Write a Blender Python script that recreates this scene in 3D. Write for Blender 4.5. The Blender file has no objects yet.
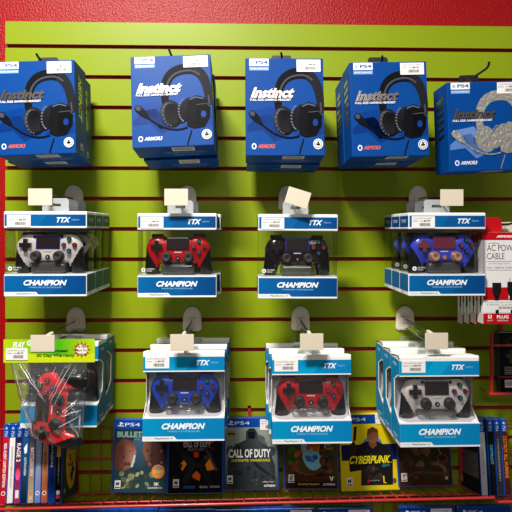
import bpy, bmesh, math, random
from mathutils import Vector, Matrix, Euler
random.seed(7)
SC = bpy.context.scene
COL = SC.collection
V = Vector
R = math.radians

# ------------------------------------------------------------------ camera
FPX = 494.0
YAW = R(1.45)
CAMD = 1.248
CZ = 1.5
cam_data = bpy.data.cameras.new('camera')
cam = bpy.data.objects.new('camera', cam_data)
COL.objects.link(cam)
cam.location = (0, -CAMD, CZ)
cam.rotation_euler = (R(90), 0, -YAW)
cam_data.sensor_width = 36
cam_data.lens = FPX / 512 * 36
cam_data.shift_y = -27 / 512
cam_data.clip_start = 0.02
SC.camera = cam

def P(px, py, t):
    """point seen at pixel (px,py) on the vertical plane t metres in front of the panel face"""
    u = (px - 256) / FPX
    v = (229 - py) / FPX
    d = V((math.sin(YAW), math.cos(YAW), 0)) + V((math.cos(YAW), -math.sin(YAW), 0)) * u + V((0, 0, 1)) * v
    s = (CAMD - t) / d.y
    return V((0, -CAMD, CZ)) + d * s

# ------------------------------------------------------------------ world, lights, exposure
w = bpy.data.worlds.new('world')
SC.world = w
w.use_nodes = True
w.node_tree.nodes['Background'].inputs[0].default_value = (1.0, 0.97, 0.92, 1)
w.node_tree.nodes['Background'].inputs[1].default_value = 0.085
def area(name, loc, sx, sy, power, rot=(0, 0, 0), col=(1, 0.96, 0.9)):
    l = bpy.data.lights.new(name, 'AREA')
    l.shape = 'RECTANGLE'
    l.size, l.size_y = sx, sy
    l.energy = power
    l.color = col
    o = bpy.data.objects.new(name, l)
    COL.objects.link(o)
    o.location = loc
    o.rotation_euler = rot
    return o
area('ceiling_lamp_near', (-0.40, -1.18, 2.82), 0.40, 0.2, 82)
area('fill_lamp_far', (0.1, -2.7, 2.7), 1.2, 0.6, 14, (R(25), 0, 0))  # unseen lamp, added for general frontal fill
area('ceiling_lamp_side', (2.2, -1.6, 2.9), 1.2, 0.6, 4)
vs = SC.view_settings
vs.view_transform = 'Standard'
vs.look = 'None'
vs.exposure = 0.0
vs.gamma = 1.0
vs.use_curve_mapping = False
SC.cycles.transparent_max_bounces = 32
SC.cycles.max_bounces = 8

# ------------------------------------------------------------------ materials
def lin(c):
    c = c / 255.0
    return c / 12.92 if c <= 0.04045 else ((c + 0.055) / 1.055) ** 2.4
def rgb(r, g, b):
    return (lin(r), lin(g), lin(b), 1.0)
MATS = {}
def mat(name, col=(0.8, 0.8, 0.8, 1), rough=0.5, metal=0.0, coat=0.0, bump=0.0, bscale=200.0, vary=0.0, attr=False, spec=0.5, trans=0.0):
    if name in MATS:
        return MATS[name]
    m = bpy.data.materials.new(name)
    m.use_nodes = True
    nt = m.node_tree
    b = nt.nodes['Principled BSDF']
    b.inputs['Base Color'].default_value = col
    b.inputs['Roughness'].default_value = rough
    b.inputs['Metallic'].default_value = metal
    b.inputs['Coat Weight'].default_value = coat
    b.inputs['Coat Roughness'].default_value = 0.12
    b.inputs['Specular IOR Level'].default_value = spec
    b.inputs['Transmission Weight'].default_value = trans
    tc = nt.nodes.new('ShaderNodeTexCoord')
    if attr:
        a = nt.nodes.new('ShaderNodeAttribute')
        a.attribute_name = 'Col'
        nt.links.new(a.outputs['Color'], b.inputs['Base Color'])
    elif vary > 0:
        n = nt.nodes.new('ShaderNodeTexNoise')
        n.inputs['Scale'].default_value = 3.5
        n.inputs['Detail'].default_value = 5
        nt.links.new(tc.outputs['Object'], n.inputs['Vector'])
        r = nt.nodes.new('ShaderNodeValToRGB')
        e = r.color_ramp.elements
        e[0].position, e[1].position = 0.3, 0.7
        e[0].color = tuple(c * (1 - vary) for c in col[:3]) + (1,)
        e[1].color = tuple(min(1, c * (1 + vary)) for c in col[:3]) + (1,)
        nt.links.new(n.outputs['Fac'], r.inputs['Fac'])
        nt.links.new(r.outputs['Color'], b.inputs['Base Color'])
    if bump > 0:
        n2 = nt.nodes.new('ShaderNodeTexNoise')
        n2.inputs['Scale'].default_value = bscale
        n2.inputs['Detail'].default_value = 3
        nt.links.new(tc.outputs['Object'], n2.inputs['Vector'])
        bp = nt.nodes.new('ShaderNodeBump')
        bp.inputs['Strength'].default_value = bump
        bp.inputs['Distance'].default_value = 0.002
        nt.links.new(n2.outputs['Fac'], bp.inputs['Height'])
        nt.links.new(bp.outputs['Normal'], b.inputs['Normal'])
    MATS[name] = m
    return m

def clear(name, tint=(0.96, 0.97, 0.97, 1), gloss=0.06, rough=0.1, white=0.0, bump=0.0, bscale=30):
    if name in MATS:
        return MATS[name]
    m = bpy.data.materials.new(name)
    m.use_nodes = True
    nt = m.node_tree
    nt.nodes.remove(nt.nodes['Principled BSDF'])
    out = nt.nodes['Material Output']
    tr = nt.nodes.new('ShaderNodeBsdfTransparent')
    tr.inputs[0].default_value = tint
    gl = nt.nodes.new('ShaderNodeBsdfGlossy')
    gl.inputs['Roughness'].default_value = rough
    fr = nt.nodes.new('ShaderNodeLayerWeight')
    fr.inputs['Blend'].default_value = 0.25
    mp = nt.nodes.new('ShaderNodeMath')
    mp.operation = 'MULTIPLY_ADD'
    mp.inputs[1].default_value = 0.5
    mp.inputs[2].default_value = gloss
    mp.use_clamp = True
    nt.links.new(fr.outputs['Fresnel'], mp.inputs[0])
    mx = nt.nodes.new('ShaderNodeMixShader')
    nt.links.new(mp.outputs[0], mx.inputs[0])
    nt.links.new(tr.outputs[0], mx.inputs[1])
    nt.links.new(gl.outputs[0], mx.inputs[2])
    last = mx
    if white > 0:
        df = nt.nodes.new('ShaderNodeBsdfDiffuse')
        df.inputs[0].default_value = (0.8, 0.82, 0.84, 1)
        m2 = nt.nodes.new('ShaderNodeMixShader')
        m2.inputs[0].default_value = white
        nt.links.new(mx.outputs[0], m2.inputs[1])
        nt.links.new(df.outputs[0], m2.inputs[2])
        last = m2
    if bump > 0:
        tc = nt.nodes.new('ShaderNodeTexCoord')
        n = nt.nodes.new('ShaderNodeTexNoise')
        n.inputs['Scale'].default_value = bscale
        nt.links.new(tc.outputs['Object'], n.inputs['Vector'])
        bp = nt.nodes.new('ShaderNodeBump')
        bp.inputs['Strength'].default_value = bump
        bp.inputs['Distance'].default_value = 0.01
        nt.links.new(n.outputs['Fac'], bp.inputs['Height'])
        nt.links.new(bp.outputs['Normal'], gl.inputs['Normal'])
    nt.links.new(last.outputs[0], out.inputs[0])
    MATS[name] = m
    return m

M_red = mat('red_stipple_paint', rgb(150, 2, 6), 0.4, bump=1.0, bscale=210, spec=0.3)
M_green = mat('lime_laminate', rgb(134, 153, 8), 0.45, spec=0.3, vary=0.04, bump=0.03, bscale=60)
M_groove = mat('raw_board_groove', rgb(176, 60, 34), 0.8, vary=0.1)
M_card = mat('printed_card', attr=True, rough=0.45, coat=0.0, spec=0.12)
M_ink = mat('printed_ink', attr=True, rough=0.4, coat=0.0, spec=0.12)
M_gloss = mat('gloss_ink', attr=True, rough=0.5, coat=0.0, spec=0.06)
M_foil = mat('foil_ink', rgb(196, 186, 182), 0.25, metal=1.0, bump=0.05, bscale=90)
M_foilglare = mat('glare_foil_ink', rgb(225, 222, 214), 0.34, metal=0.85, bump=1.0, bscale=120)  # bright copy of the headset print, glare put into its colour
M_paper = mat('sticker_paper', attr=True, rough=0.6)
M_cream = mat('cream_plastic', rgb(212, 200, 180), 0.5, vary=0.03)
M_plate = mat('beige_plate_plastic', rgb(228, 216, 204), 0.35, coat=0.3, vary=0.04)
M_steel = mat('wire_steel', rgb(120, 128, 132), 0.3, metal=0.9)
M_whitecard = mat('white_card', rgb(232, 232, 230), 0.45, vary=0.02)
M_tray = mat('white_tray_plastic', rgb(244, 242, 246), 0.4, coat=0.3)
M_blackpl = mat('black_plastic', rgb(22, 22, 24), 0.32, coat=0.3, bump=0.03, bscale=400)
M_rubber = mat('black_rubber', rgb(30, 30, 31), 0.6)
M_grip = mat('black_grip', rgb(10, 10, 12), 0.35, coat=0.15)
M_redwire = mat('red_coated_wire', rgb(184, 40, 40), 0.35, coat=0.5)
M_clear = clear('clear_box_plastic', tint=(0.985, 0.99, 0.99, 1), gloss=0.03)
M_blister = clear('clear_blister_plastic', tint=(0.985, 0.985, 0.99, 1), gloss=0.07, rough=0.13, white=0.008, bump=0.7, bscale=34)
M_tube = clear('clear_tube_plastic', tint=(0.86, 0.9, 0.88, 1), gloss=0.14, rough=0.08)
M_bag = clear('clear_bag_film', tint=(0.96, 0.965, 0.97, 1), gloss=0.03, rough=0.12, white=0.03)
M_tab = clear('frosted_tab_plastic', tint=(0.6, 0.66, 0.66, 1), gloss=0.08, rough=0.2, white=0.38)
M_graytray = clear('smoky_insert_plastic', tint=(0.4, 0.4, 0.42, 1), gloss=0.08, rough=0.12, white=0.08)
M_case = mat('blue_case_plastic', rgb(12, 70, 165), 0.25, coat=0.5)
M_casey = mat('yellow_case_plastic', rgb(225, 205, 20), 0.35)
BODY = {
    'white': mat('controller_white', rgb(226, 218, 216), 0.35, coat=0.4, vary=0.02),
    'red': mat('controller_red', rgb(200, 10, 22), 0.32, coat=0.4, vary=0.03),
    'dark': mat('controller_smoke', rgb(34, 16, 18), 0.2, coat=0.8, vary=0.1),
    'violet': mat('controller_violet_blue', rgb(58, 72, 206), 0.3, coat=0.5, vary=0.12),
    'blue': mat('controller_blue', rgb(8, 70, 200), 0.3, coat=0.5, vary=0.04),
}

# ------------------------------------------------------------------ text
_TC = {}
def text2d(s, shear=0.0, bold=0.0):
    k = (s, shear, bold)
    if k in _TC:
        return _TC[k]
    cu = bpy.data.curves.new('t', 'FONT')
    cu.body = s
    cu.size = 1
    cu.shear = shear
    cu.offset = bold
    cu.resolution_u = 3
    cu.dimensions = '2D'
    cu.fill_mode = 'FRONT' if hasattr(cu, 'fill_mode') and False else cu.fill_mode
    o = bpy.data.objects.new('t', cu)
    COL.objects.link(o)
    bpy.context.view_layer.update()
    me = o.evaluated_get(bpy.context.evaluated_depsgraph_get()).to_mesh()
    pts = [(v.co.x, v.co.y) for v in me.vertices]
    fs = [tuple(p.vertices) for p in me.polygons]
    o.evaluated_get(bpy.context.evaluated_depsgraph_get()).to_mesh_clear()
    bpy.data.objects.remove(o)
    bpy.data.curves.remove(cu)
    if not pts:
        res = ([], [])
    else:
        x0 = min(p[0] for p in pts); x1 = max(p[0] for p in pts)
        y0 = min(p[1] for p in pts); y1 = max(p[1] for p in pts)
        res = ([((p[0] - x0) / (x1 - x0), (p[1] - y0) / (y1 - y0)) for p in pts], fs)
    _TC[k] = res
    return res

# ------------------------------------------------------------------ mesh builder
class MB:
    def __init__(self):
        self.v, self.f, self.m, self.c, self.s, self.mats = [], [], [], [], [], []
    def mi(self, m):
        if m not in self.mats:
            self.mats.append(m)
        return self.mats.index(m)
    def face(self, pts, m, col=(1, 1, 1, 1), smooth=False):
        i = len(self.v)
        self.v += [tuple(p) for p in pts]
        self.f.append(tuple(range(i, i + len(pts))))
        self.m.append(self.mi(m)); self.s.append(smooth)
        self.c.append(col if isinstance(col, list) else [col] * len(pts))
    def faces(self, pts, fs, m, col=(1, 1, 1, 1), smooth=False):
        i = len(self.v)
        self.v += [tuple(p) for p in pts]
        k = self.mi(m)
        for f in fs:
            self.f.append(tuple(i + j for j in f))
            self.m.append(k); self.s.append(smooth); self.c.append([col] * len(f))
    def box(self, x0, x1, y0, y1, z0, z1, m, col=(1, 1, 1, 1)):
        p = [(x0, y0, z0), (x1, y0, z0), (x1, y1, z0), (x0, y1, z0), (x0, y0, z1), (x1, y0, z1), (x1, y1, z1), (x0, y1, z1)]
        self.faces(p, [(0, 1, 5, 4), (1, 2, 6, 5), (2, 3, 7, 6), (3, 0, 4, 7), (4, 5, 6, 7), (3, 2, 1, 0)], m, col)
    def rbox(self, x0, x1, y0, y1, z0, z1, m, r=0.001, col=(1, 1, 1, 1), seg=2, M=None, smooth=True):
        bm = bmesh.new()
        bmesh.ops.create_cube(bm, size=1)
        for v in bm.verts:
            v.co = V(((x0 + x1) / 2 + v.co.x * (x1 - x0), (y0 + y1) / 2 + v.co.y * (y1 - y0), (z0 + z1) / 2 + v.co.z * (z1 - z0)))
        bmesh.ops.bevel(bm, geom=list(bm.edges), offset=r, segments=seg, affect='EDGES', profile=0.5)
        bm.verts.index_update()
        pts = [(M @ v.co) if M else v.co.copy() for v in bm.verts]
        fs = [tuple(v.index for v in f.verts) for f in bm.faces]
        big = [f.calc_area() for f in bm.faces]
        i = len(self.v); self.v += [tuple(p) for p in pts]
        k = self.mi(m)
        for f, a in zip(fs, big):
            self.f.append(tuple(i + j for j in f)); self.m.append(k)
            self.s.append(False); self.c.append([col] * len(f))
        bm.free()
    def prism(self, pts2, a, b, m, axis='y', col=(1, 1, 1, 1)):
        """pts2: polygon; axis 'y': (x,z) extruded y a..b; axis 'x': (y,z) extruded x a..b; axis 'z': (x,y)"""
        def q(p, t):
            return {'y': (p[0], t, p[1]), 'x': (t, p[0], p[1]), 'z': (p[0], p[1], t)}[axis]
        n = len(pts2)
        A = [q(p, a) for p in pts2]; B = [q(p, b) for p in pts2]
        fs = [tuple(range(n)), tuple(range(2 * n - 1, n - 1, -1))]
        fs += [(i, i + n, (i + 1) % n + n, (i + 1) % n) for i in range(n)]
        self.faces(A + B, fs, m, col)
    def tube(self, path, r, m, seg=8, col=(1, 1, 1, 1), caps=True):
        path = [V(p) for p in path]
        n = len(path)
        rs = r if isinstance(r, (list, tuple)) else [r] * n
        pts = []
        up = None
        for i, p in enumerate(path):
            d = (path[min(i + 1, n - 1)] - path[max(i - 1, 0)]).normalized()
            if up is None:
                up = V((0, 0, 1)) if abs(d.z) < 0.9 else V((1, 0, 0))
            s = d.cross(up).normalized()
            up = s.cross(d).normalized()
            for k in range(seg):
                a = 2 * math.pi * k / seg
                pts.append(p + s * math.cos(a) * rs[i] + up * math.sin(a) * rs[i])
        fs = []
        for i in range(n - 1):
            for k in range(seg):
                fs.append((i * seg + k, i * seg + (k + 1) % seg, (i + 1) * seg + (k + 1) % seg, (i + 1) * seg + k))
        self.faces(pts, fs, m, col, smooth=True)
        if caps:
            self.faces(pts[:seg], [tuple(range(seg))[::-1]], m, col)
            self.faces(pts[-seg:], [tuple(range(seg))], m, col)
    def lathe_y(self, cx, cz, prof, m, seg=20, col=(1, 1, 1, 1)):
        """prof: list of (radius, y) ; axis along y through (cx,cz)"""
        pts = []
        for r, y in prof:
            for k in range(seg):
                a = 2 * math.pi * k / seg
                pts.append((cx + r * math.cos(a), y, cz + r * math.sin(a)))
        fs = []
        for i in range(len(prof) - 1):
            for k in range(seg):
                fs.append((i * seg + k, i * seg + (k + 1) % seg, (i + 1) * seg + (k + 1) % seg, (i + 1) * seg + k))
        self.faces(pts, fs, m, col, smooth=True)
        self.faces(pts[:seg], [tuple(range(seg))], m, col)
        self.faces(pts[-seg:], [tuple(range(seg))[::-1]], m, col)
    def build(self, name, parent=None, merge=False):
        me = bpy.data.meshes.new(name)
        me.from_pydata(self.v, [], self.f)
        for m in self.mats:
            me.materials.append(m)
        me.polygons.foreach_set('material_index', self.m)
        me.polygons.foreach_set('use_smooth', self.s)
        ca = me.color_attributes.new('Col', 'FLOAT_COLOR', 'CORNER')
        flat = []
        for c in self.c:
            for q in c:
                flat += [q[0], q[1], q[2], 1.0]
        ca.data.foreach_set('color', flat)
        me.validate()
        me.update()
        o = bpy.data.objects.new(name, me)
        COL.objects.link(o)
        if parent is not None:
            o.parent = parent
        return o

class Face:
    """a printed face: (u, v) in fractions, u right, v DOWN from the top left corner"""
    def __init__(self, mb, o, U, D, mat=None):
        self.mb, self.o, self.U, self.D = mb, V(o), V(U), V(D)
        self.N = self.U.cross(-self.D).normalized()
        self.w, self.h = self.U.length, self.D.length
        self.mat = mat or M_ink
    def p(self, u, v, l):
        return self.o + self.U * u + self.D * v + self.N * (0.00012 * l + 0.0001)
    def poly(self, pts, col, l=1, mat=None):
        self.mb.face([self.p(u, v, l) for u, v in pts], mat or self.mat, col)
    def rect(self, u0, v0, u1, v1, col, l=1, col2=None, mat=None):
        c = col if col2 is None else [col, col, col2, col2]
        self.poly([(u0, v0), (u1, v0), (u1, v1), (u0, v1)][::-1], c if col2 is None else [col2, col2, col, col], l, mat)
    def hrect(self, u0, v0, u1, v1, col, col2, l=1):
        self.poly([(u0, v1), (u1, v1), (u1, v0), (u0, v0)], [col, col2, col2, col], l)
    def ell(self, cu, cv, ru, rv, col, l=1, col2=None, n=20, rot=0, mat=None):
        """ru, rv in fraction of WIDTH (so equal radii give a circle)"""
        pts, cs = [], []
        for k in range(n):
            a = -2 * math.pi * k / n
            x, y = math.cos(a) * ru, math.sin(a) * rv
            x, y = x * math.cos(rot) - y * math.sin(rot), x * math.sin(rot) + y * math.cos(rot)
            pts.append((cu + x, cv + y * self.w / self.h))
            t = 0.5 + 0.5 * math.sin(a)
            if col2 is not None:
                cs.append(tuple(col[i] * (1 - t) + col2[i] * t for i in range(4)))
        self.poly(pts, cs if col2 is not None else col, l, mat)
    def strip(self, path, ws, col, l=1, cols=None, mat=None):
        """ws: widths in fraction of face WIDTH"""
        W, H = self.w, self.h
        n = len(path)
        if not isinstance(ws, (list, tuple)):
            ws = [ws] * n
        L, Rr = [], []
        for i in range(n):
            a = path[max(0, i - 1)]; b = path[min(n - 1, i + 1)]
            dx, dy = (b[0] - a[0]) * W, (b[1] - a[1]) * H
            d = math.hypot(dx, dy) or 1
            nx, ny = -dy / d, dx / d
            hw = ws[i] * W / 2
            L.append((path[i][0] + nx * hw / W, path[i][1] + ny * hw / H))
            Rr.append((path[i][0] - nx * hw / W, path[i][1] - ny * hw / H))
        for i in range(n - 1):
            c = col if cols is None else cols[i]
            self.poly([L[i], L[i + 1], Rr[i + 1], Rr[i]], c, l, mat)
    def text(self, s, u0, v0, u1, v1, col, l=2, shear=0.0, bold=0.0, rot=0, mat=None):
        pts, fs = text2d(s, shear, bold)
        if not pts:
            return
        out = []
        for tx, ty in pts:
            if rot == 0:
                out.append(self.p(u0 + (u1 - u0) * tx, v1 + (v0 - v1) * ty, l))
            else:
                out.append(self.p(u0 + (u1 - u0) * ty, v0 + (v1 - v0) * tx, l))
        self.mb.faces(out, fs, mat or self.mat, col)

def bez(a, b, c, d, n=10):
    r = []
    for i in range(n + 1):
        t = i / n
        r.append(tuple((1 - t) ** 3 * a[k] + 3 * (1 - t) ** 2 * t * b[k] + 3 * (1 - t) * t * t * c[k] + t ** 3 * d[k] for k in range(len(a))))
    return r

# ------------------------------------------------------------------ object helpers
def empty(name, label=None, cat=None, group=None):
    o = bpy.data.objects.new(name, None)
    o.empty_display_size = 0.02
    COL.objects.link(o)
    tag(o, label, cat, group)
    return o
def tag(o, label=None, cat=None, group=None, kind=None):
    if label: o['label'] = label
    if cat: o['category'] = cat
    if group: o['group'] = group
    if kind: o['kind'] = kind
    return o
KIDS = {}
def kids(o):
    return [c for c in bpy.data.objects if c.parent == o]
def copy_tree(o, parent=None, label=None):
    c = o.copy()
    COL.objects.link(c)
    if parent is not None:
        c.parent = parent
    if label:
        c['label'] = label
    for k in kids(o):
        copy_tree(k, c)
    return c
def place(o, loc, rx=0, ry=0, rz=0):
    o.location = loc
    o.rotation_euler = (Matrix.Rotation(R(rx), 3, 'X') @ Matrix.Rotation(R(ry), 3, 'Y') @ Matrix.Rotation(R(rz), 3, 'Z')).to_euler()

WHITE = rgb(235, 235, 235); BLK = rgb(18, 18, 20)
def sticker_art(f):
    """white price label with two lines of text and a barcode"""
    f.text('CONTROLLERS', 0.07, 0.13, 0.85, 0.24, rgb(120, 115, 120), 1)
    f.text('NEW  59.99', 0.05, 0.36, 0.60, 0.47, rgb(110, 105, 110), 1)
    f.text('39.99', 0.52, 0.33, 0.80, 0.48, rgb(50, 50, 50), 1, bold=0.02)
    x = 0.34
    rr = random.Random(3)
    while x < 0.80:
        wd = rr.choice([0.012, 0.02, 0.03])
        f.rect(x, 0.58, x + wd, 0.84, rgb(60, 60, 60), 1)
        x += wd + rr.choice([0.012, 0.02])
def sticker(parent, x0, x1, z0, z1, y, name='price_sticker'):
    mb = MB()
    mb.box(x0, x1, y - 0.0006, y, z0, z1, M_paper, rgb(232, 230, 228))
    f = Face(mb, (x0, y - 0.0006, z1), (x1 - x0, 0, 0), (0, 0, z0 - z1), M_paper)
    sticker_art(f)
    o = mb.build(name, parent)
    return o

# ================================================================== SETTING
pl = P(5.3, 21.2, 0)
XL = pl.x
ZT = pl.z
ZB = 1.5 - 0.0762 * 11.5
XR = 0.86
mb = MB()
mb.box(-2.2, 2.2, 0.019, 0.12, 0.0, 2.75, M_red)
wall = mb.build('wall_back'); tag(wall, kind='structure')
mb = MB()
mb.box(-2.2, 2.2, -3.4, 0.12, -0.06, 0.0, mat('grey_vinyl_floor', rgb(120, 115, 108), 0.5, vary=0.05))
flo = mb.build('floor'); tag(flo, kind='structure')

# slatwall: one grooved board, T shaped slots
prof = [(0.0185, ZB), (0.0, ZB)]
k = -11
while 1.5 + 0.0762 * k < ZT - 0.02:
    zc = 1.5 + 0.0762 * k
    prof += [(0.0, zc - 0.005), (0.0045, zc - 0.005), (0.0045, zc - 0.0105), (0.0125, zc - 0.0105), (0.0125, zc + 0.0105), (0.0045, zc + 0.0105), (0.0045, zc + 0.005), (0.0, zc + 0.005)]
    k += 1
prof += [(0.0, ZT), (0.0185, ZT)]
mb = MB()
n = len(prof)
for i in range(n - 1):
    a, b = prof[i], prof[i + 1]
    g = M_green if (abs(a[0]) < 1e-6 and abs(b[0]) < 1e-6) or i in (0, n - 2) else M_groove
    mb.face([(XL, a[0], a[1]), (XR, a[0], a[1]), (XR, b[0], b[1]), (XL, b[0], b[1])], g)
# end caps, slab by slab
zs = [ZB] + [z for kk in range(-11, k) for z in (1.5 + 0.0762 * kk - 0.005, 1.5 + 0.0762 * kk + 0.005)] + [ZT]
for i in range(0, len(zs), 2):
    for X in (XL, XR):
        mb.face([(X, 0, zs[i]), (X, 0.0045, zs[i]), (X, 0.0045, zs[i + 1]), (X, 0, zs[i + 1])], M_groove)
        mb.face([(X, 0.0125, zs[i]), (X, 0.0185, zs[i]), (X, 0.0185, zs[i + 1]), (X, 0.0125, zs[i + 1])], M_groove)
        mb.face([(X, 0.0045, zs[i] + (0.0055 if i else 0)), (X, 0.0125, zs[i] + (0.0055 if i else 0)), (X, 0.0125, zs[i + 1] - (0.0055 if i < len(zs) - 2 else 0)), (X, 0.0045, zs[i + 1] - (0.0055 if i < len(zs) - 2 else 0))], M_groove)
o = mb.build('slatwall_panel')
tag(o, 'lime green slatwall panel with brown grooves mounted on the red wall', 'display panel')

# ================================================================== HOOKS
def make_hook(flag=True, kind='steel', length=0.165, lowlen=0.2):
    root = empty('display_hook')
    mb = MB()
    # oval topped plate with a raised boss
    pts = []
    for i in range(17):
        a = math.pi * i / 16
        pts.append((0.0225 * math.cos(a), 0.002 + 0.031 * math.sin(a) ** 0.85))
    pts += [(-0.0235, -0.018), (-0.0225, -0.024), (-0.017, -0.0275), (0.017, -0.0275), (0.0225, -0.024), (0.0235, -0.018)]
    mb.prism(pts, -0.006, -0.0005, M_plate)
    ins = [(x * 0.86, z * 0.88) for x, z in pts]
    mb.prism(ins, -0.0085, -0.006, M_plate)
    mb.rbox(-0.011, 0.011, -0.013, -0.008, -0.007, 0.007, M_plate, 0.002)
    mb.rbox(-0.011, 0.011, -0.013, -0.008, -0.026, -0.018, M_plate, 0.002)
    mb.box(-0.018, 0.018, -0.0005, 0.0043, -0.0045, 0.0045, M_plate)
    mb.build('back_plate', root)
    if flag:
        mb = MB()
        mb.tube([(0, -0.012, 0), (0, -length, 0.001)], 0.0021, M_steel)
        mb.build('flag_wire', root)
        mb = MB()
        mb.tube([(0, -length + 0.008, 0.001), (0, -length, 0.001), (0, -length - 0.004, 0.0005), (0, -0.208, 0.0)], [0.0036, 0.0045, 0.0045, 0.0036], M_cream, 12)
        mb.build('wire_cap', root)
        mb = MB()
        mb.rbox(-0.0247, 0.0247, -0.2095, -0.208, -0.027, 0.008, M_cream, 0.0004)
        mb.rbox(-0.006, 0.006, -0.2085, -0.204, -0.003, 0.003, M_cream, 0.001)
        mb.build('price_flag', root)
    mb = MB()
    L = lowlen
    path = [(0, -0.012, -0.022), (0, -L + 0.012, -0.022), (0, -L + 0.004, -0.020), (0, -L, -0.014)]
    if kind == 'steel':
        mb.tube(path, 0.002, M_steel)
    else:
        mb.tube(path, 0.002, M_steel)
        mb.tube([(0, -0.02, -0.012), (0, -0.12, -0.012)], 0.009, M_tube, 12, caps=False)
    mb.build('product_wire', root)
    return root

hook0 = make_hook()
def put_hook(px, k, label, src=None, grp='price flag hooks on the slatwall', first=False):
    h = hook0 if first else copy_tree(src or hook0)
    p = P(px, 229 - k * 30.15, 0)
    h.location = (p.x, 0, 1.5 + 0.0762 * k)
    h['label'] = label; h['category'] = 'display hook'; h['group'] = grp
    return h
hk = {}
hk['a1'] = put_hook(74.5, 1, 'beige plate hook with cream flag above the white controller boxes', first=True)
hk['a2'] = put_hook(187.5, 1, 'beige plate hook with cream flag above the clear boxed red controller')
hk['a3'] = put_hook(287.5, 1, 'beige plate hook whose cream flag hangs crooked above the dark controller')
hk['a4'] = put_hook(417.3, 1, 'beige plate hook with cream flag above the violet blue controller boxes')
hk['b1'] = put_hook(76.5, -3, 'beige plate hook with cream flag over the green header card of the bagged controller')
hookt = make_hook(kind='tube')
hk['b2'] = put_hook(192.3, -3, 'beige plate hook with clear tube and cream flag over the blue controller boxes', hookt)
hk['b3'] = put_hook(300.3, -3, 'beige plate hook with clear tube and cream flag over the lower red controller boxes', hookt)
hk['b4'] = put_hook(404.5, -3, 'beige plate hook with clear tube and cream flag over the lower white controller boxes', hookt)
for c in kids(hookt):
    bpy.data.objects.remove(c)
bpy.data.objects.remove(hookt)
for c in kids(hk['a3']):
    if c.name.startswith('price_flag'):
        c.rotation_euler = (0, R(17), 0); c.location = (0.006, 0, -0.001)
    if c.name.startswith('wire_cap'):
        pass

# plain peg hooks for the headset boxes
def peg(px, pz_at, t_end, label, k=5, bend=True, dx=0.0):
    root = empty('peg_hook', label, 'peg hook', 'steel peg hooks')
    mb = MB()
    mb.rbox(-0.02, 0.02, -0.004, -0.0005, -0.022, 0.022, M_steel, 0.001)
    mb.box(-0.018, 0.018, -0.0005, 0.0043, -0.0045, 0.0045, M_steel)
    mb.build('back_plate', root)
    mb = MB()
    pth = [(0, -0.004, pz_at), (0, -t_end + 0.02, pz_at)]
    if bend:
        pth += [(0, -t_end + 0.010, pz_at + 0.001), (dx * 0.4, -t_end, pz_at + 0.004), (dx, -t_end - 0.004, pz_at + 0.009)]
    mb.tube(pth, 0.0026, mat('dark_peg_steel', rgb(70, 78, 88), 0.3, metal=0.85))
    mb.build('peg_wire', root)
    return root

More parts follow.
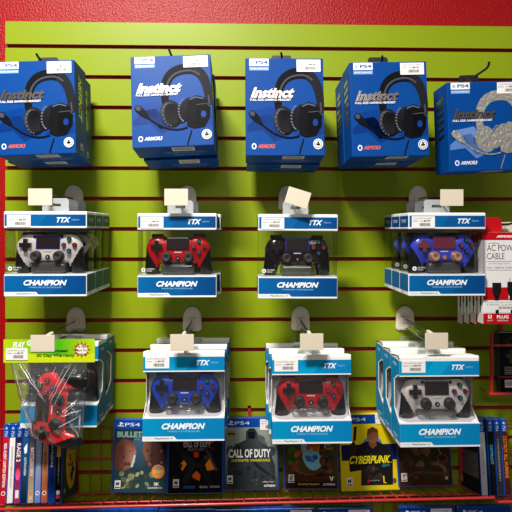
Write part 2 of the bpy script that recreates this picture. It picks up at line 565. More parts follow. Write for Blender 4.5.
# ================================================================== CONTROLLER
def smin(a, b, k):
    h = max(k - abs(a - b), 0.0) / k
    return min(a, b) - h * h * k * 0.25
def cap(x, z, ax, az, bx, bz, ra, rb):
    dx, dz = bx - ax, bz - az
    t = max(0, min(1, ((x - ax) * dx + (z - az) * dz) / (dx * dx + dz * dz)))
    return math.hypot(x - ax - dx * t, z - az - dz * t) - (ra + (rb - ra) * t)
def csdf(x, z):
    x = abs(x)
    d = math.hypot(x - 46, z + 1) - 23.5
    bx, bz = abs(x) - 40, abs(z + 8) - 27
    r = 6
    q = math.hypot(max(bx + r, 0), max(bz + r, 0)) + min(max(bx + r, bz + r), 0) - r
    d = smin(d, q, 10)
    d = smin(d, cap(x, z, 53, -8, 60.5, -48, 18.5, 15.5), 8)
    return d
def controller_mesh(bm_mat, step=2.0, cut=0.0):
    S = 0.001
    xs = [-80 + step * i for i in range(int(160 / step) + 1)]
    zs_ = [-72 + step * i for i in range(int(104 / step) + 1)]
    idx, pts, fr = {}, [], []
    sd = {}
    for i, x in enumerate(xs):
        for j, z in enumerate(zs_):
            sd[i, j] = csdf(x, z)
    used = set()
    cells = []
    for i in range(len(xs) - 1):
        for j in range(len(zs_) - 1):
            cs = [(i, j), (i + 1, j), (i + 1, j + 1), (i, j + 1)]
            ins = sum(sd[c] < -0.01 for c in cs)
            if ins >= 2 or (ins == 1 and min(sd[c] for c in cs) < -0.8):
                cells.append(cs); used.update(cs)
    for (i, j) in used:
        x, z = xs[i], zs_[j]
        for _ in range(4):
            d = csdf(x, z)
            if d > -0.35 * step * 0.5:
                e = 0.3
                gx = (csdf(x + e, z) - csdf(x - e, z)) / (2 * e)
                gz = (csdf(x, z + e) - csdf(x, z - e)) / (2 * e)
                g = math.hypot(gx, gz) or 1
                x -= d * gx / g; z -= d * gz / g
        d = min(0, csdf(x, z))
        k1 = min(1, -d / 13.0)
        prof_ = math.sqrt(max(0, 1 - (1 - k1) ** 2))
        k2 = min(1, -d / 16.0)
        prof2 = math.sqrt(max(0, 1 - (1 - k2) ** 2))
        ax = abs(x)
        bend = 0.0
        if z < -14:
            wgt = max(0, min(1, (ax - 30) / 15))
            bend = ((-14 - z) / 45) ** 2 * 12 * wgt
        front = -10 * prof_ - (3.0 * max(0, 1 - (math.hypot(ax - 47, z + 1) / 24) ** 2)) + bend
        back = 13 * prof2 + (8 * prof2 * max(0, min(1, (ax - 30) / 20))) + bend
        idx[i, j] = len(pts)
        pts.append((x * S, front * S, z * S, back * S))
    mb = MB()
    black_f, col_f, back_f = [], [], []
    n = len(pts)
    P3 = [(p[0], p[1], p[2]) for p in pts] + [(p[0], p[3], p[2]) for p in pts]
    def isblack(cx, cz):
        cx, cz = abs(cx) * 1000, cz * 1000
        return cz < -38 - cut + 1.6 * (cx - 50) and cx > 34 or cz < -44 - cut
    for cs in cells:
        f = [idx[c] for c in cs]
        cx = sum(pts[k][0] for k in f) / 4; cz = sum(pts[k][2] for k in f) / 4
        (black_f if isblack(cx, cz) else col_f).append(tuple(f))
        back_f.append(tuple(k + n for k in reversed(f)))
    # rim where front and back meet
    edges = {}
    for f in black_f + col_f:
        for a in range(4):
            e = (f[a], f[(a + 1) % 4])
            if (e[1], e[0]) in edges: del edges[e[1], e[0]]
            else: edges[e] = 1
    rim = [(b, a, a + n, b + n) for a, b in edges]
    i0 = len(mb.v)
    mb.v += P3
    for lst, m in ((col_f, bm_mat), (black_f, M_grip), (back_f, M_grip), (rim, M_grip)):
        kk = mb.mi(m)
        for f in lst:
            mb.f.append(f); mb.m.append(kk); mb.s.append(True); mb.c.append([(1, 1, 1, 1)] * 4)
    return mb

def make_controller(kind, trim=None, stickmat=None, padmat=None, cut=0.0):
    root = empty('game_controller')
    mb = controller_mesh(BODY[kind], cut=cut)
    b = mb.build('body', root)
    # merged light strip + small option buttons belong to the shell's look
    pad = padmat or mat('touchpad_dark', rgb(34, 22, 26), 0.35, coat=0.3)
    mb = MB()
    if trim:
        mb.rbox(-0.0265, 0.0265, -0.0115, -0.008, -0.0085, 0.019, trim, 0.001)
    mb.rbox(-0.0252, 0.0252, -0.0125, -0.008, -0.0072, 0.0178, pad, 0.001)
    mb.build('touchpad', root)
    dp = stickmat if kind == 'violet' and False else M_blackpl
    mb = MB()
    a, l = 0.0042, 0.0125
    c = [(-a, l), (a, l), (a, a), (l, a), (l, -a), (a, -a), (a, -l), (-a, -l), (-a, -a), (-l, -a), (-l, a), (-a, a)]
    c = c[::-1]
    mb.prism([(x - 0.047, z - 0.0005) for x, z in c], -0.0185, -0.011, (mat('amber_brown_plastic', rgb(120, 62, 60), 0.35, coat=0.4) if kind == 'violet' else M_blackpl))
    mb.build('directional_pad', root)
    sym = [('^', (0, 0.0115), rgb(40, 190, 150)), ('o', (0.0115, 0), rgb(210, 60, 70)), ('x', (0, -0.0115), rgb(90, 130, 220)), ('s', (-0.0115, 0), rgb(215, 110, 150))]
    for s, (dx, dz), c in sym:
        mb = MB()
        cx, cz = 0.047 + dx, -0.0005 + dz
        mb.lathe_y(cx, cz, [(0.0047, -0.011), (0.0047, -0.0178), (0.0041, -0.0185)], M_blackpl, 16)
        f = Face(mb, (cx - 0.004, -0.0185, cz + 0.004), (0.008, 0, 0), (0, 0, -0.008))
        if s == '^':
            f.strip([(0.15, 0.78), (0.5, 0.15), (0.85, 0.78), (0.15, 0.78)], 0.12, c)
        elif s == 'o':
            f.strip([(0.5 + 0.33 * math.cos(q * math.pi / 6), 0.5 + 0.33 * math.sin(q * math.pi / 6)) for q in range(13)], 0.12, c)
        elif s == 'x':
            f.strip([(0.2, 0.2), (0.8, 0.8)], 0.13, c); f.strip([(0.8, 0.2), (0.2, 0.8)], 0.13, c)
        else:
            f.strip([(0.2, 0.2), (0.8, 0.2), (0.8, 0.8), (0.2, 0.8), (0.2, 0.15)], 0.12, c)
        mb.build('face_button', root)
    stm = stickmat or M_rubber
    for sx in (-1, 1):
        mb = MB()
        cx, cz = 0.0245 * sx, -0.0225
        mb.lathe_y(cx, cz, [(0.0112, -0.009), (0.0112, -0.0125), (0.0098, -0.0132), (0.0065, -0.0135), (0.0060, -0.019), (0.0090, -0.0205), (0.0092, -0.0235), (0.0080, -0.0243), (0.0055, -0.0236), (0.001, -0.0233)], stm, 24)
        mb.build('thumbstick', root)
    mb = MB()
    mb.lathe_y(0, -0.0245, [(0.0048, -0.009), (0.0048, -0.0125), (0.0042, -0.013)], M_blackpl if kind != 'violet' else mat('gold_plastic', rgb(170, 120, 60), 0.4), 18)
    f = Face(mb, (-0.003, -0.013, -0.0215), (0.006, 0, 0), (0, 0, -0.006))
    f.ell(0.5, 0.5, 0.28, 0.28, rgb(190, 190, 200), 1)
    mb.build('home_button', root)
    for sx in (-1, 1):
        mb = MB()
        mb.lathe_y(0.0295 * sx, 0.0165, [(0.0028, -0.0085), (0.0028, -0.0118), (0.0022, -0.0122)], M_blackpl, 12)
        mb.build('option_button', root)
        mb = MB()
        mb.rbox(0.0335 * sx - 0.0 if sx > 0 else -0.061, 0.061 if sx > 0 else -0.0335, -0.004, 0.009, 0.0185, 0.0262, M_blackpl, 0.003)
        mb.build('shoulder_button', root)
    mb = MB()
    mb.rbox(-0.0085, 0.0085, -0.0112, -0.0085, -0.0135, -0.0112, mat('light_bar', rgb(225, 215, 215), 0.4), 0.0005)
    mb.build('light_strip', root)
    if trim:
        for sx in (-1, 1):
            mb = MB()
            pts = [(sx * (0.0715 - 0.0235 * q), -0.0068 + 0.001 * math.sin(q * 3.14), -0.004 - 0.036 * q) for q in (0, 0.25, 0.5, 0.75, 1)]
            mb.tube(pts, 0.0007, trim, 6)
            mb.build('trim_line', root)
    return root

# ================================================================== CONTROLLER BOXES
HB_A, HB_B = rgb(4, 88, 146), rgb(2, 62, 122)
CY_A, CY_B = rgb(2, 140, 192), rgb(4, 120, 178)
def ttx(f, u0, v0, u1, v1, c=None):
    c = c or rgb(235, 240, 245)
    m = u0 + (u1 - u0) * 0.62
    f.text('TTX', u0, v0, m, v1, c, 3, shear=0.35, bold=0.035)
    f.text('TECH', m + (u1 - u0) * 0.03, v0 + (v1 - v0) * 0.35, u1, v0 + (v1 - v0) * 0.62, rgb(150, 190, 225), 3, shear=0.2)
def base_art(f, sub):
    """f covers the base panel: blue field with white bottom strip"""
    f.rect(0, 0, 1, 0.045, rgb(225, 235, 240), 1)
    f.text('CHAMPION', 0.235, 0.24, 0.765, 0.50, rgb(238, 240, 245), 3, shear=0.3, bold=0.04)
    f.text(sub, 0.30, 0.56, 0.70, 0.62, rgb(150, 200, 235), 3)
    f.poly([(0, 1), (1, 1), (1, 0.93), (0.42, 0.93), (0.385, 0.80), (0, 0.80)], rgb(226, 230, 230), 2)
    f.text('compatible with', 0.03, 0.87, 0.13, 0.915, rgb(150, 160, 170), 3)
    f.text('PlayStation 4', 0.15, 0.85, 0.37, 0.93, rgb(40, 45, 50), 3, bold=0.02)

def make_box_a(w, h, t, sub='WIRELESS CONTROLLER'):
    """clear-windowed box: printed header and base joined by a clear shell"""
    root = empty('controller_box')
    z0, z1 = 0.262 * h, 0.80 * h
    x = w / 2
    # header
    mb = MB()
    mb.rbox(-x, x, 0, t, z1, h, M_card, 0.002, col=rgb(226, 228, 228))
    f = Face(mb, (-x + 0.002, 0, h - 0.001), (w - 0.004, 0, 0), (0, 0, z1 - h + 0.002), M_card)
    f.hrect(0, 0.16, 0.55, 0.88, HB_A, rgb(4, 92, 154), 1)
    f.hrect(0.55, 0.16, 1.0, 0.88, rgb(4, 92, 154), HB_B, 1)
    f.poly([(0.42, 0.88), (0.62, 0.88), (0.72, 0.16), (0.52, 0.16)], rgb(4, 80, 140), 2)
    ttx(f, 0.64, 0.34, 0.92, 0.66)
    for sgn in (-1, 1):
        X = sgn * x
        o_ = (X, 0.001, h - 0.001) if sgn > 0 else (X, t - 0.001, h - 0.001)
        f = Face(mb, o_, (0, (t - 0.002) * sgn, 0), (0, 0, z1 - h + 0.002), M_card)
        f.rect(0, 0.16, 1, 0.88, HB_B if sgn < 0 else rgb(20, 84, 104), 1)  # right side teal: green reflection painted into the blue
        f.text('TTX', 0.2, 0.4, 0.8, 0.6, rgb(190, 210, 225), 2, shear=0.35, bold=0.03)
    hdr = mb.build('header_panel', root)
    # base
    mb = MB()
    mb.rbox(-x, x, 0, t, 0, z0, M_card, 0.002, col=rgb(226, 228, 228))
    f = Face(mb, (-x + 0.0015, 0, z0 - 0.001), (w - 0.003, 0, 0), (0, 0, -z0 + 0.002), M_card)
    f.hrect(0, 0.0, 1, 0.92, rgb(4, 94, 156), HB_B, 0)
    f.poly([(0.3, 0.92), (0.55, 0.92), (0.75, 0.0), (0.62, 0.0)], rgb(6, 86, 148), 0.5)
    base_art(f, sub)
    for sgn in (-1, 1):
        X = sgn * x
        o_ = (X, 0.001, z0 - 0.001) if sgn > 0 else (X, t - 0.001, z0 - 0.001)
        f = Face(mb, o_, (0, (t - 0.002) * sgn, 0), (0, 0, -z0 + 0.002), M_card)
        f.rect(0, 0.0, 1, 0.82, HB_A if sgn < 0 else rgb(20, 84, 104), 1)  # same painted green reflection on the right side
        f.text('TTX', 0.2, 0.86, 0.5, 0.94, rgb(60, 60, 60), 2, shear=0.3)
    mb.build('base_panel', root)
    # clear shell
    mb = MB()
    r = 0.006
    ring = []
    for cx, cy, a0 in ((x - r, t - r, 0), (-x + r, t - r, 90), (-x + r, r, 180), (x - r, r, 270)):
        for q in range(4):
            a = R(a0 + 30 * q)
            ring.append((cx + math.cos(a) * (r - 0.0004), cy + math.sin(a) * (r - 0.0004)))
    nr = len(ring)
    pts = [(a, b, z0 - 0.001) for a, b in ring] + [(a, b, z1 + 0.001) for a, b in ring]
    mb.faces(pts, [(i, (i + 1) % nr, (i + 1) % nr + nr, i + nr) for i in range(nr)], M_clear, smooth=True)
    # small wireless badge printed on the window
    f = Face(mb, (-x + 0.007, 0.0002, z0 + 0.020), (0.038, 0, 0), (0, 0, -0.016))
    f.ell(0.16, 0.5, 0.12, 0.12, rgb(235, 235, 235), 1)
    f.strip([(0.08, 0.5), (0.24, 0.5)], 0.03, rgb(90, 90, 90), 2); f.strip([(0.16, 0.32), (0.16, 0.68)], 0.03, rgb(90, 90, 90), 2)
    f.text('POWERFUL', 0.34, 0.28, 0.78, 0.46, rgb(230, 230, 230), 1)
    f.text('DESIGN', 0.34, 0.56, 0.64, 0.72, rgb(230, 230, 230), 1)
    mb.build('clear_window', root)
    # moulded insert between the grips
    mb = MB()
    mb.rbox(-0.036, 0.036, 0.010, t * 0.8, z0 + 0.0005, z0 + 0.024, M_graytray, 0.006, seg=3)
    mb.rbox(-0.030, 0.030, 0.016, t * 0.75, z0 + 0.024, z0 + 0.038, M_graytray, 0.005, seg=3)
    mb.build('insert_tray', root)
    hang_tab(root, t, h)
    sticker(hdr, -x + 0.007, -x + 0.056, h - 0.0325, h - 0.0075, -0.0003)
    return root
def hang_tab(root, t, h, m=None, w=0.029, hh=0.031):
    mb = MB()
    m = m or M_tab
    y0, y1 = t - 0.0015, t - 0.0007
    z0 = h
    # tab with a euro slot built from strips around the opening
    s0, s1 = z0 + hh * 0.42, z0 + hh * 0.62
    mb.box(-w, w, y0, y1, z0 - 0.004, s0, m)
    mb.box(-w, -0.011, y0, y1, s0, s1, m)
    mb.box(0.011, w, y0, y1, s0, s1, m)
    mb.prism([(-w, s1), (w, s1), (w, z0 + hh * 0.86), (w - 0.005, z0 + hh), (-w + 0.005, z0 + hh), (-w, z0 + hh * 0.86)], y0, y1, m)
    mb.build('hang_tab', root)

def make_box_b(w, h, t, sub='WIRED CONTROLLER'):
    """white and cyan carton whose open front wraps round to the sides, with a clear blister"""
    root = empty('controller_carton')
    x = w / 2
    zt, zb = 0.772 * h, 0.262 * h
    e = 0.0012
    mb = MB()
    W_ = rgb(232, 231, 228)
    # back, top, bottom
    sl = 0.008
    mb.rbox(-x, x, t - e, t, 0, h - sl, M_card, 0.0004, col=W_)
    mb.prism([(0.003, h - e), (t - 0.004, h - sl - e), (t, h - sl - 0.003), (t - 0.002, h - sl), (t * 0.7, h - sl * 0.55), (0.003, h)], -x, x, M_card, axis='x', col=W_)
    # rounded front edge of the top
    mb.tube([(-x, 0.004, h - 0.004), (x, 0.004, h - 0.004)], 0.004, M_card, 12, col=W_)
    mb.rbox(-x, x, 0, t, 0, e, M_card, 0.0004, col=W_)
    # header front and base front
    mb.rbox(-x, x, 0, e, zt, h - 0.004, M_card, 0.0004, col=W_)
    mb.rbox(-x, x, 0, e, 0, zb, M_card, 0.0004, col=W_)
    # inner ledges that close header and base behind the window
    mb.box(-x + e, x - e, e, t - e, zt + 0.0, zt + e, M_card, W_)
    # side panels, cut out towards the front with slanted corners
    side = [(0, 0), (t, 0), (t, h - sl), (t * 0.7, h - sl * 0.55), (0.003, h), (0, h - 0.003), (0, zt), (0.16 * t, zt), (0.60 * t, zt - 0.075 * h), (0.60 * t, zb + 0.12 * h), (0.10 * t, zb), (0, zb)]
    for sgn in (-1, 1):
        a, b = (x - e, x) if sgn > 0 else (-x, -x + e)
        mb.prism(side, a, b, M_card, axis='x', col=W_)
    # prints
    f = Face(mb, (-x, 0, h), (w, 0, 0), (0, 0, -(h - zt)), M_card)
    f.hrect(0, 0.25, 1, 0.93, CY_A, CY_B, 1)
    f.poly([(0.30, 0.93), (0.52, 0.93), (0.66, 0.25), (0.44, 0.25)], rgb(2, 150, 200), 1.5)
    ttx(f, 0.655, 0.42, 0.92, 0.68)
    f.text('...', 0.3, 0.03, 0.35, 0.06, rgb(120, 120, 120), 1)
    f = Face(mb, (-x, 0, zb), (w, 0, 0), (0, 0, -zb), M_card)
    f.hrect(0, 0.0, 1, 0.95, CY_A, CY_B, 0)
    f.poly([(0.25, 0.45), (0.35, 0.95), (0.62, 0.95), (0.44, 0.45)], rgb(2, 126, 184), 0.5)
    base_art(f, sub)
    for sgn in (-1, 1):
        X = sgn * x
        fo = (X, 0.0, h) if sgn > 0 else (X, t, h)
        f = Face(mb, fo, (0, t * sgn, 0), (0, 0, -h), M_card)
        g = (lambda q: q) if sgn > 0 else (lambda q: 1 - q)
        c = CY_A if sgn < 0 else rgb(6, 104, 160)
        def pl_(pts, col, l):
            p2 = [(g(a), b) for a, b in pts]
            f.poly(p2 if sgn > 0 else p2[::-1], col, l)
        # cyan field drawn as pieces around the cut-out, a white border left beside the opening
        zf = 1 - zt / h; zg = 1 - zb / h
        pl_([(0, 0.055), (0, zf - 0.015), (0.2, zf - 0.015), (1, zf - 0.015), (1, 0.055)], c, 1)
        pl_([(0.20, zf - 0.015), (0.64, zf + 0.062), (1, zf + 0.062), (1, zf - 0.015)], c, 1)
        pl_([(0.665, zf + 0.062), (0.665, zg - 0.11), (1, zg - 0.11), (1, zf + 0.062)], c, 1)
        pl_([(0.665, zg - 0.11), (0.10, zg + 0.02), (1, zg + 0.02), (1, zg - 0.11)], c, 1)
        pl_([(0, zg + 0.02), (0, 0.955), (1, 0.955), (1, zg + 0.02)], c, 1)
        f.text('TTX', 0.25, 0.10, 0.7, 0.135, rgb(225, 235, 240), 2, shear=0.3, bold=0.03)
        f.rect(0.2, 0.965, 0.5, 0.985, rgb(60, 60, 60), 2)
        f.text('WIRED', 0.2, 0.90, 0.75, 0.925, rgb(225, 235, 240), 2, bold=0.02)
    shell_ = mb.build('carton_shell', root)
    # white inner tray: back sheet and curved ramp
    mb = MB()
    xi = x - e - 0.001
    prof_ = [(t - 0.004, zt), (t - 0.005, zb + 0.040), (t * 0.80, zb + 0.020), (t * 0.5, zb + 0.004), (0.002, zb - 0.001)]
    pts = [(-xi, y, z) for y, z in prof_] + [(xi, y, z) for y, z in prof_]
    m_ = len(prof_)
    mb.faces(pts, [(i, i + 1, i + 1 + m_, i + m_) for i in range(m_ - 1)], M_tray, smooth=True)
    mb.build('inner_tray', root)
    # clear blister bulging over the controller
    mb = MB()
    prof_ = [(0.004, zb + 0.001), (0.0025, zb + 0.012), (0.003, (zt + zb) / 2), (0.0025, zt - 0.010), (0.004, zt - 0.001)]
    sec = [(-xi + 0.0005, t * 0.58), (-xi + 0.0015, 0.30 * t), (-xi + 0.006, 0.008), (-xi + 0.014, 0.0), (xi - 0.014, 0.0), (xi - 0.006, 0.008), (xi - 0.0015, 0.30 * t), (xi - 0.0005, t * 0.58)]
    pts = []
    for yo, z in prof_:
        pts += [(sx, sy + yo, z) for sx, sy in sec]
    q = len(sec)
    fs = [(i * q + j, i * q + j + 1, (i + 1) * q + j + 1, (i + 1) * q + j) for i in range(len(prof_) - 1) for j in range(q - 1)]
    mb.faces(pts, fs, M_blister, smooth=True)
    # moulded step below the controller
    mb.rbox(-0.042, 0.042, 0.008, 0.030, zb + 0.004, zb + 0.026, M_blister, 0.007, seg=3)
    mb.build('blister', root)
    mb = MB()
    y0 = t - 0.0015
    mb.prism([(-0.026, h - sl - 0.002), (0.026, h - sl - 0.002), (0.026, h - sl + 0.003), (-0.026, h - sl + 0.003)], y0, y0 + 0.0008, M_tube)
    mb.prism([(-0.026, h - sl + 0.003), (-0.010, h - sl + 0.003), (-0.010, h - sl + 0.009), (-0.026, h - sl + 0.009)], y0, y0 + 0.0008, M_tube)
    mb.prism([(0.010, h - sl + 0.003), (0.026, h - sl + 0.003), (0.026, h - sl + 0.009), (0.010, h - sl + 0.009)], y0, y0 + 0.0008, M_tube)
    mb.prism([(-0.026, h - sl + 0.009), (0.026, h - sl + 0.009), (0.022, h - sl + 0.015), (-0.022, h - sl + 0.015)], y0, y0 + 0.0008, M_tube)
    mb.build('hang_tab', root)
    sticker(shell_, -x + 0.005, -x + 0.056, h - 0.035, h - 0.010, -0.0003)
    return root

CSC = [0.97, 1.06]
TBL = mat('blue_trim', rgb(40, 80, 220), 0.4)
def stack(kind, src, ctrl, cpx, pyb, tf, w, h, t, n, nctrl, labels, clabels, group, cgroup, rx=0, rz=0, ry=0, cz=0.60, drift=0.0):
    """n boxes one behind the other, controllers inside the first nctrl of them"""
    base = P(cpx, pyb, tf)
    rot = Matrix.Rotation(R(rx), 3, 'X') @ Matrix.Rotation(R(ry), 3, 'Y') @ Matrix.Rotation(R(rz), 3, 'Z')
    for i in range(n):
        b = src if i == 0 else copy_tree(src)
        if i > 0:
            for k_ in kids(b):
                for c in kids(k_):
                    if c.name.startswith('price_sticker'):
                        bpy.data.objects.remove(c)
        loc = base + V((drift * i, (t / math.cos(R(rx)) + (0.0008 if kind == 'a' else 0.003)) * i, 0))
        b.location = loc
        b.rotation_euler = rot.to_euler()
        tag(b, labels[i], 'controller box', group)
        if i < nctrl:
            c = ctrl if i == 0 else copy_tree(ctrl)
            c.location = loc + rot @ V((0, (0.0255 if kind == 'a' else 0.0262), cz * h))
            c.rotation_euler = (rot @ Matrix.Rotation(R(-4), 3, 'X')).to_euler()
            c.scale = (CSC[0], 1.0, CSC[1])
            tag(c, clabels[i], 'game controller', cgroup)
    return base

GA = 'clear windowed blue controller boxes in the middle row'
GB = 'white and cyan controller cartons in the lower row'
GC = 'game controllers packed in the boxes'
# ---- middle row
def wd(px, t):   # metres for a width in pixels at distance t
    return px * (CAMD - t) / FPX
T1 = 0.058
c = make_controller('white', TBL)
tf = 0.205
w_, h_ = wd(81.5, tf), wd(84.4, tf)
stack('a', make_box_a(w_, h_, T1), c, 45.3, 296.6, tf, w_, h_, T1, 3, 3,
      ['blue and white clear windowed box of white controller, front by the red wall strip',
       'second clear windowed box behind the front one in the leftmost middle row stack',
       'rearmost clear windowed box, nearest the panel in the leftmost middle row stack'],
      ['white controller with blue trimmed touchpad inside the front clear windowed box',
       'controller inside the second clear windowed box of the leftmost middle row stack',
       'controller inside the rearmost clear windowed box of the leftmost middle row stack'], GA, GC)
c = make_controller('red')
tf = 0.185
w_, h_ = wd(78.8, tf), wd(84.0, tf)
stack('a', make_box_a(w_, h_, T1), c, 177.0, 297.6, tf, w_, h_, T1, 2, 1,
      ['blue and white clear windowed box holding the red controller in the middle row',
       'clear windowed box almost hidden behind the middle row box with the red controller'],
      ['red controller with black grips inside the middle row clear windowed box'], GA, GC, drift=0.006)
c = make_controller('dark', TBL)
tf = 0.185
w_, h_ = wd(80.2, tf), wd(84.8, tf)
stack('a', make_box_a(w_, h_, T1), c, 297.8, 298.8, tf, w_, h_, T1, 1, 1,
      ['single blue and white clear windowed box holding the dark smoke controller'],
      ['dark smoke coloured controller with blue outlined touchpad inside its clear windowed box'], GA, GC, ry=0.3)
c = make_controller('violet', None, mat('amber_stick_plastic', rgb(150, 110, 90), 0.35, coat=0.4), mat('plum_touchpad', rgb(120, 45, 70), 0.35, coat=0.4))
tf = 0.215
w_, h_ = wd(79.0, tf), wd(84.2, tf)
stack('a', make_box_a(w_, h_, T1), c, 447.2, 296.0, tf, w_, h_, T1, 3, 3,
      ['blue and white clear windowed box of the violet blue controller, front of its stack',
       'second clear windowed box behind the one with the violet blue controller',
       'rearmost clear windowed box in the stack of the violet blue controller'],
      ['violet blue controller with brown sticks and plum touchpad inside its clear windowed box',
       'controller inside the second clear windowed box of the violet blue stack',
       'controller inside the rearmost clear windowed box of the violet blue stack'], GA, GC)

# ---- lower row
CSC = [1.04, 1.14]
T2 = 0.061
c = make_controller('blue')
tf = 0.19
w_, h_ = wd(81.5, tf), wd(88.0, tf)
stack('b', make_box_b(w_, h_, T2), c, 183.4, 441.0, tf, w_, h_, T2, 3, 1,
      ['white and cyan carton showing the blue controller, front of its stack',
       'second white and cyan carton behind the one with the blue controller',
       'rearmost white and cyan carton in the stack with the blue controller'],
      ['glossy blue controller with black grips inside the white and cyan carton'], GB, GC, rx=-3.0, drift=0.003, cz=0.585)
c = make_controller('red')
tf = 0.19
w_, h_ = wd(80.0, tf), wd(88.0, tf)
stack('b', make_box_b(w_, h_, 0.050), c, 312.2, 443.6, tf, w_, h_, 0.050, 3, 1,
      ['white and cyan carton showing the red controller, front of its lower row stack',
       'second white and cyan carton behind the lower row red controller carton',
       'rearmost white and cyan carton in the stack with the lower row red controller'],
      ['red controller with black grips inside the lower row white and cyan carton'], GB, GC, rx=-3.0, drift=-0.004, cz=0.585)
c = make_controller('white')
tf = 0.205
w_, h_ = wd(81.6, tf), wd(91.0, tf)
stack('b', make_box_b(w_, h_, T2), c, 440.3, 446.8, tf, w_, h_, T2, 3, 3,
      ['white and cyan carton showing the white controller, front of its stack',
       'second white and cyan carton behind the one with the lower white controller',
       'rearmost white and cyan carton in the stack with the lower white controller'],
      ['white controller with black grips inside the lower row white and cyan carton',
       'controller seen as black grip inside the second carton of the lower white controller stack',
       'controller seen as black grip inside the rearmost carton of the lower white controller stack'], GB, GC, rx=-1.8, cz=0.585)
c = make_controller('dark')
tf = 0.165
w_, h_ = wd(75.0, tf), wd(84.0, tf)
stack('b', make_box_b(w_, h_, 0.066), c, 58.5, 427.5, tf, w_, h_, 0.066, 2, 2,
      ['blue and white carton behind the bagged red controller',
       'rear blue and white carton of the pair behind the bagged red controller'],
      ['dark controller inside the front carton behind the bagged red controller',
       'dark controller inside the rear carton behind the bagged red controller'], GB, GC, rx=-4, cz=0.57)

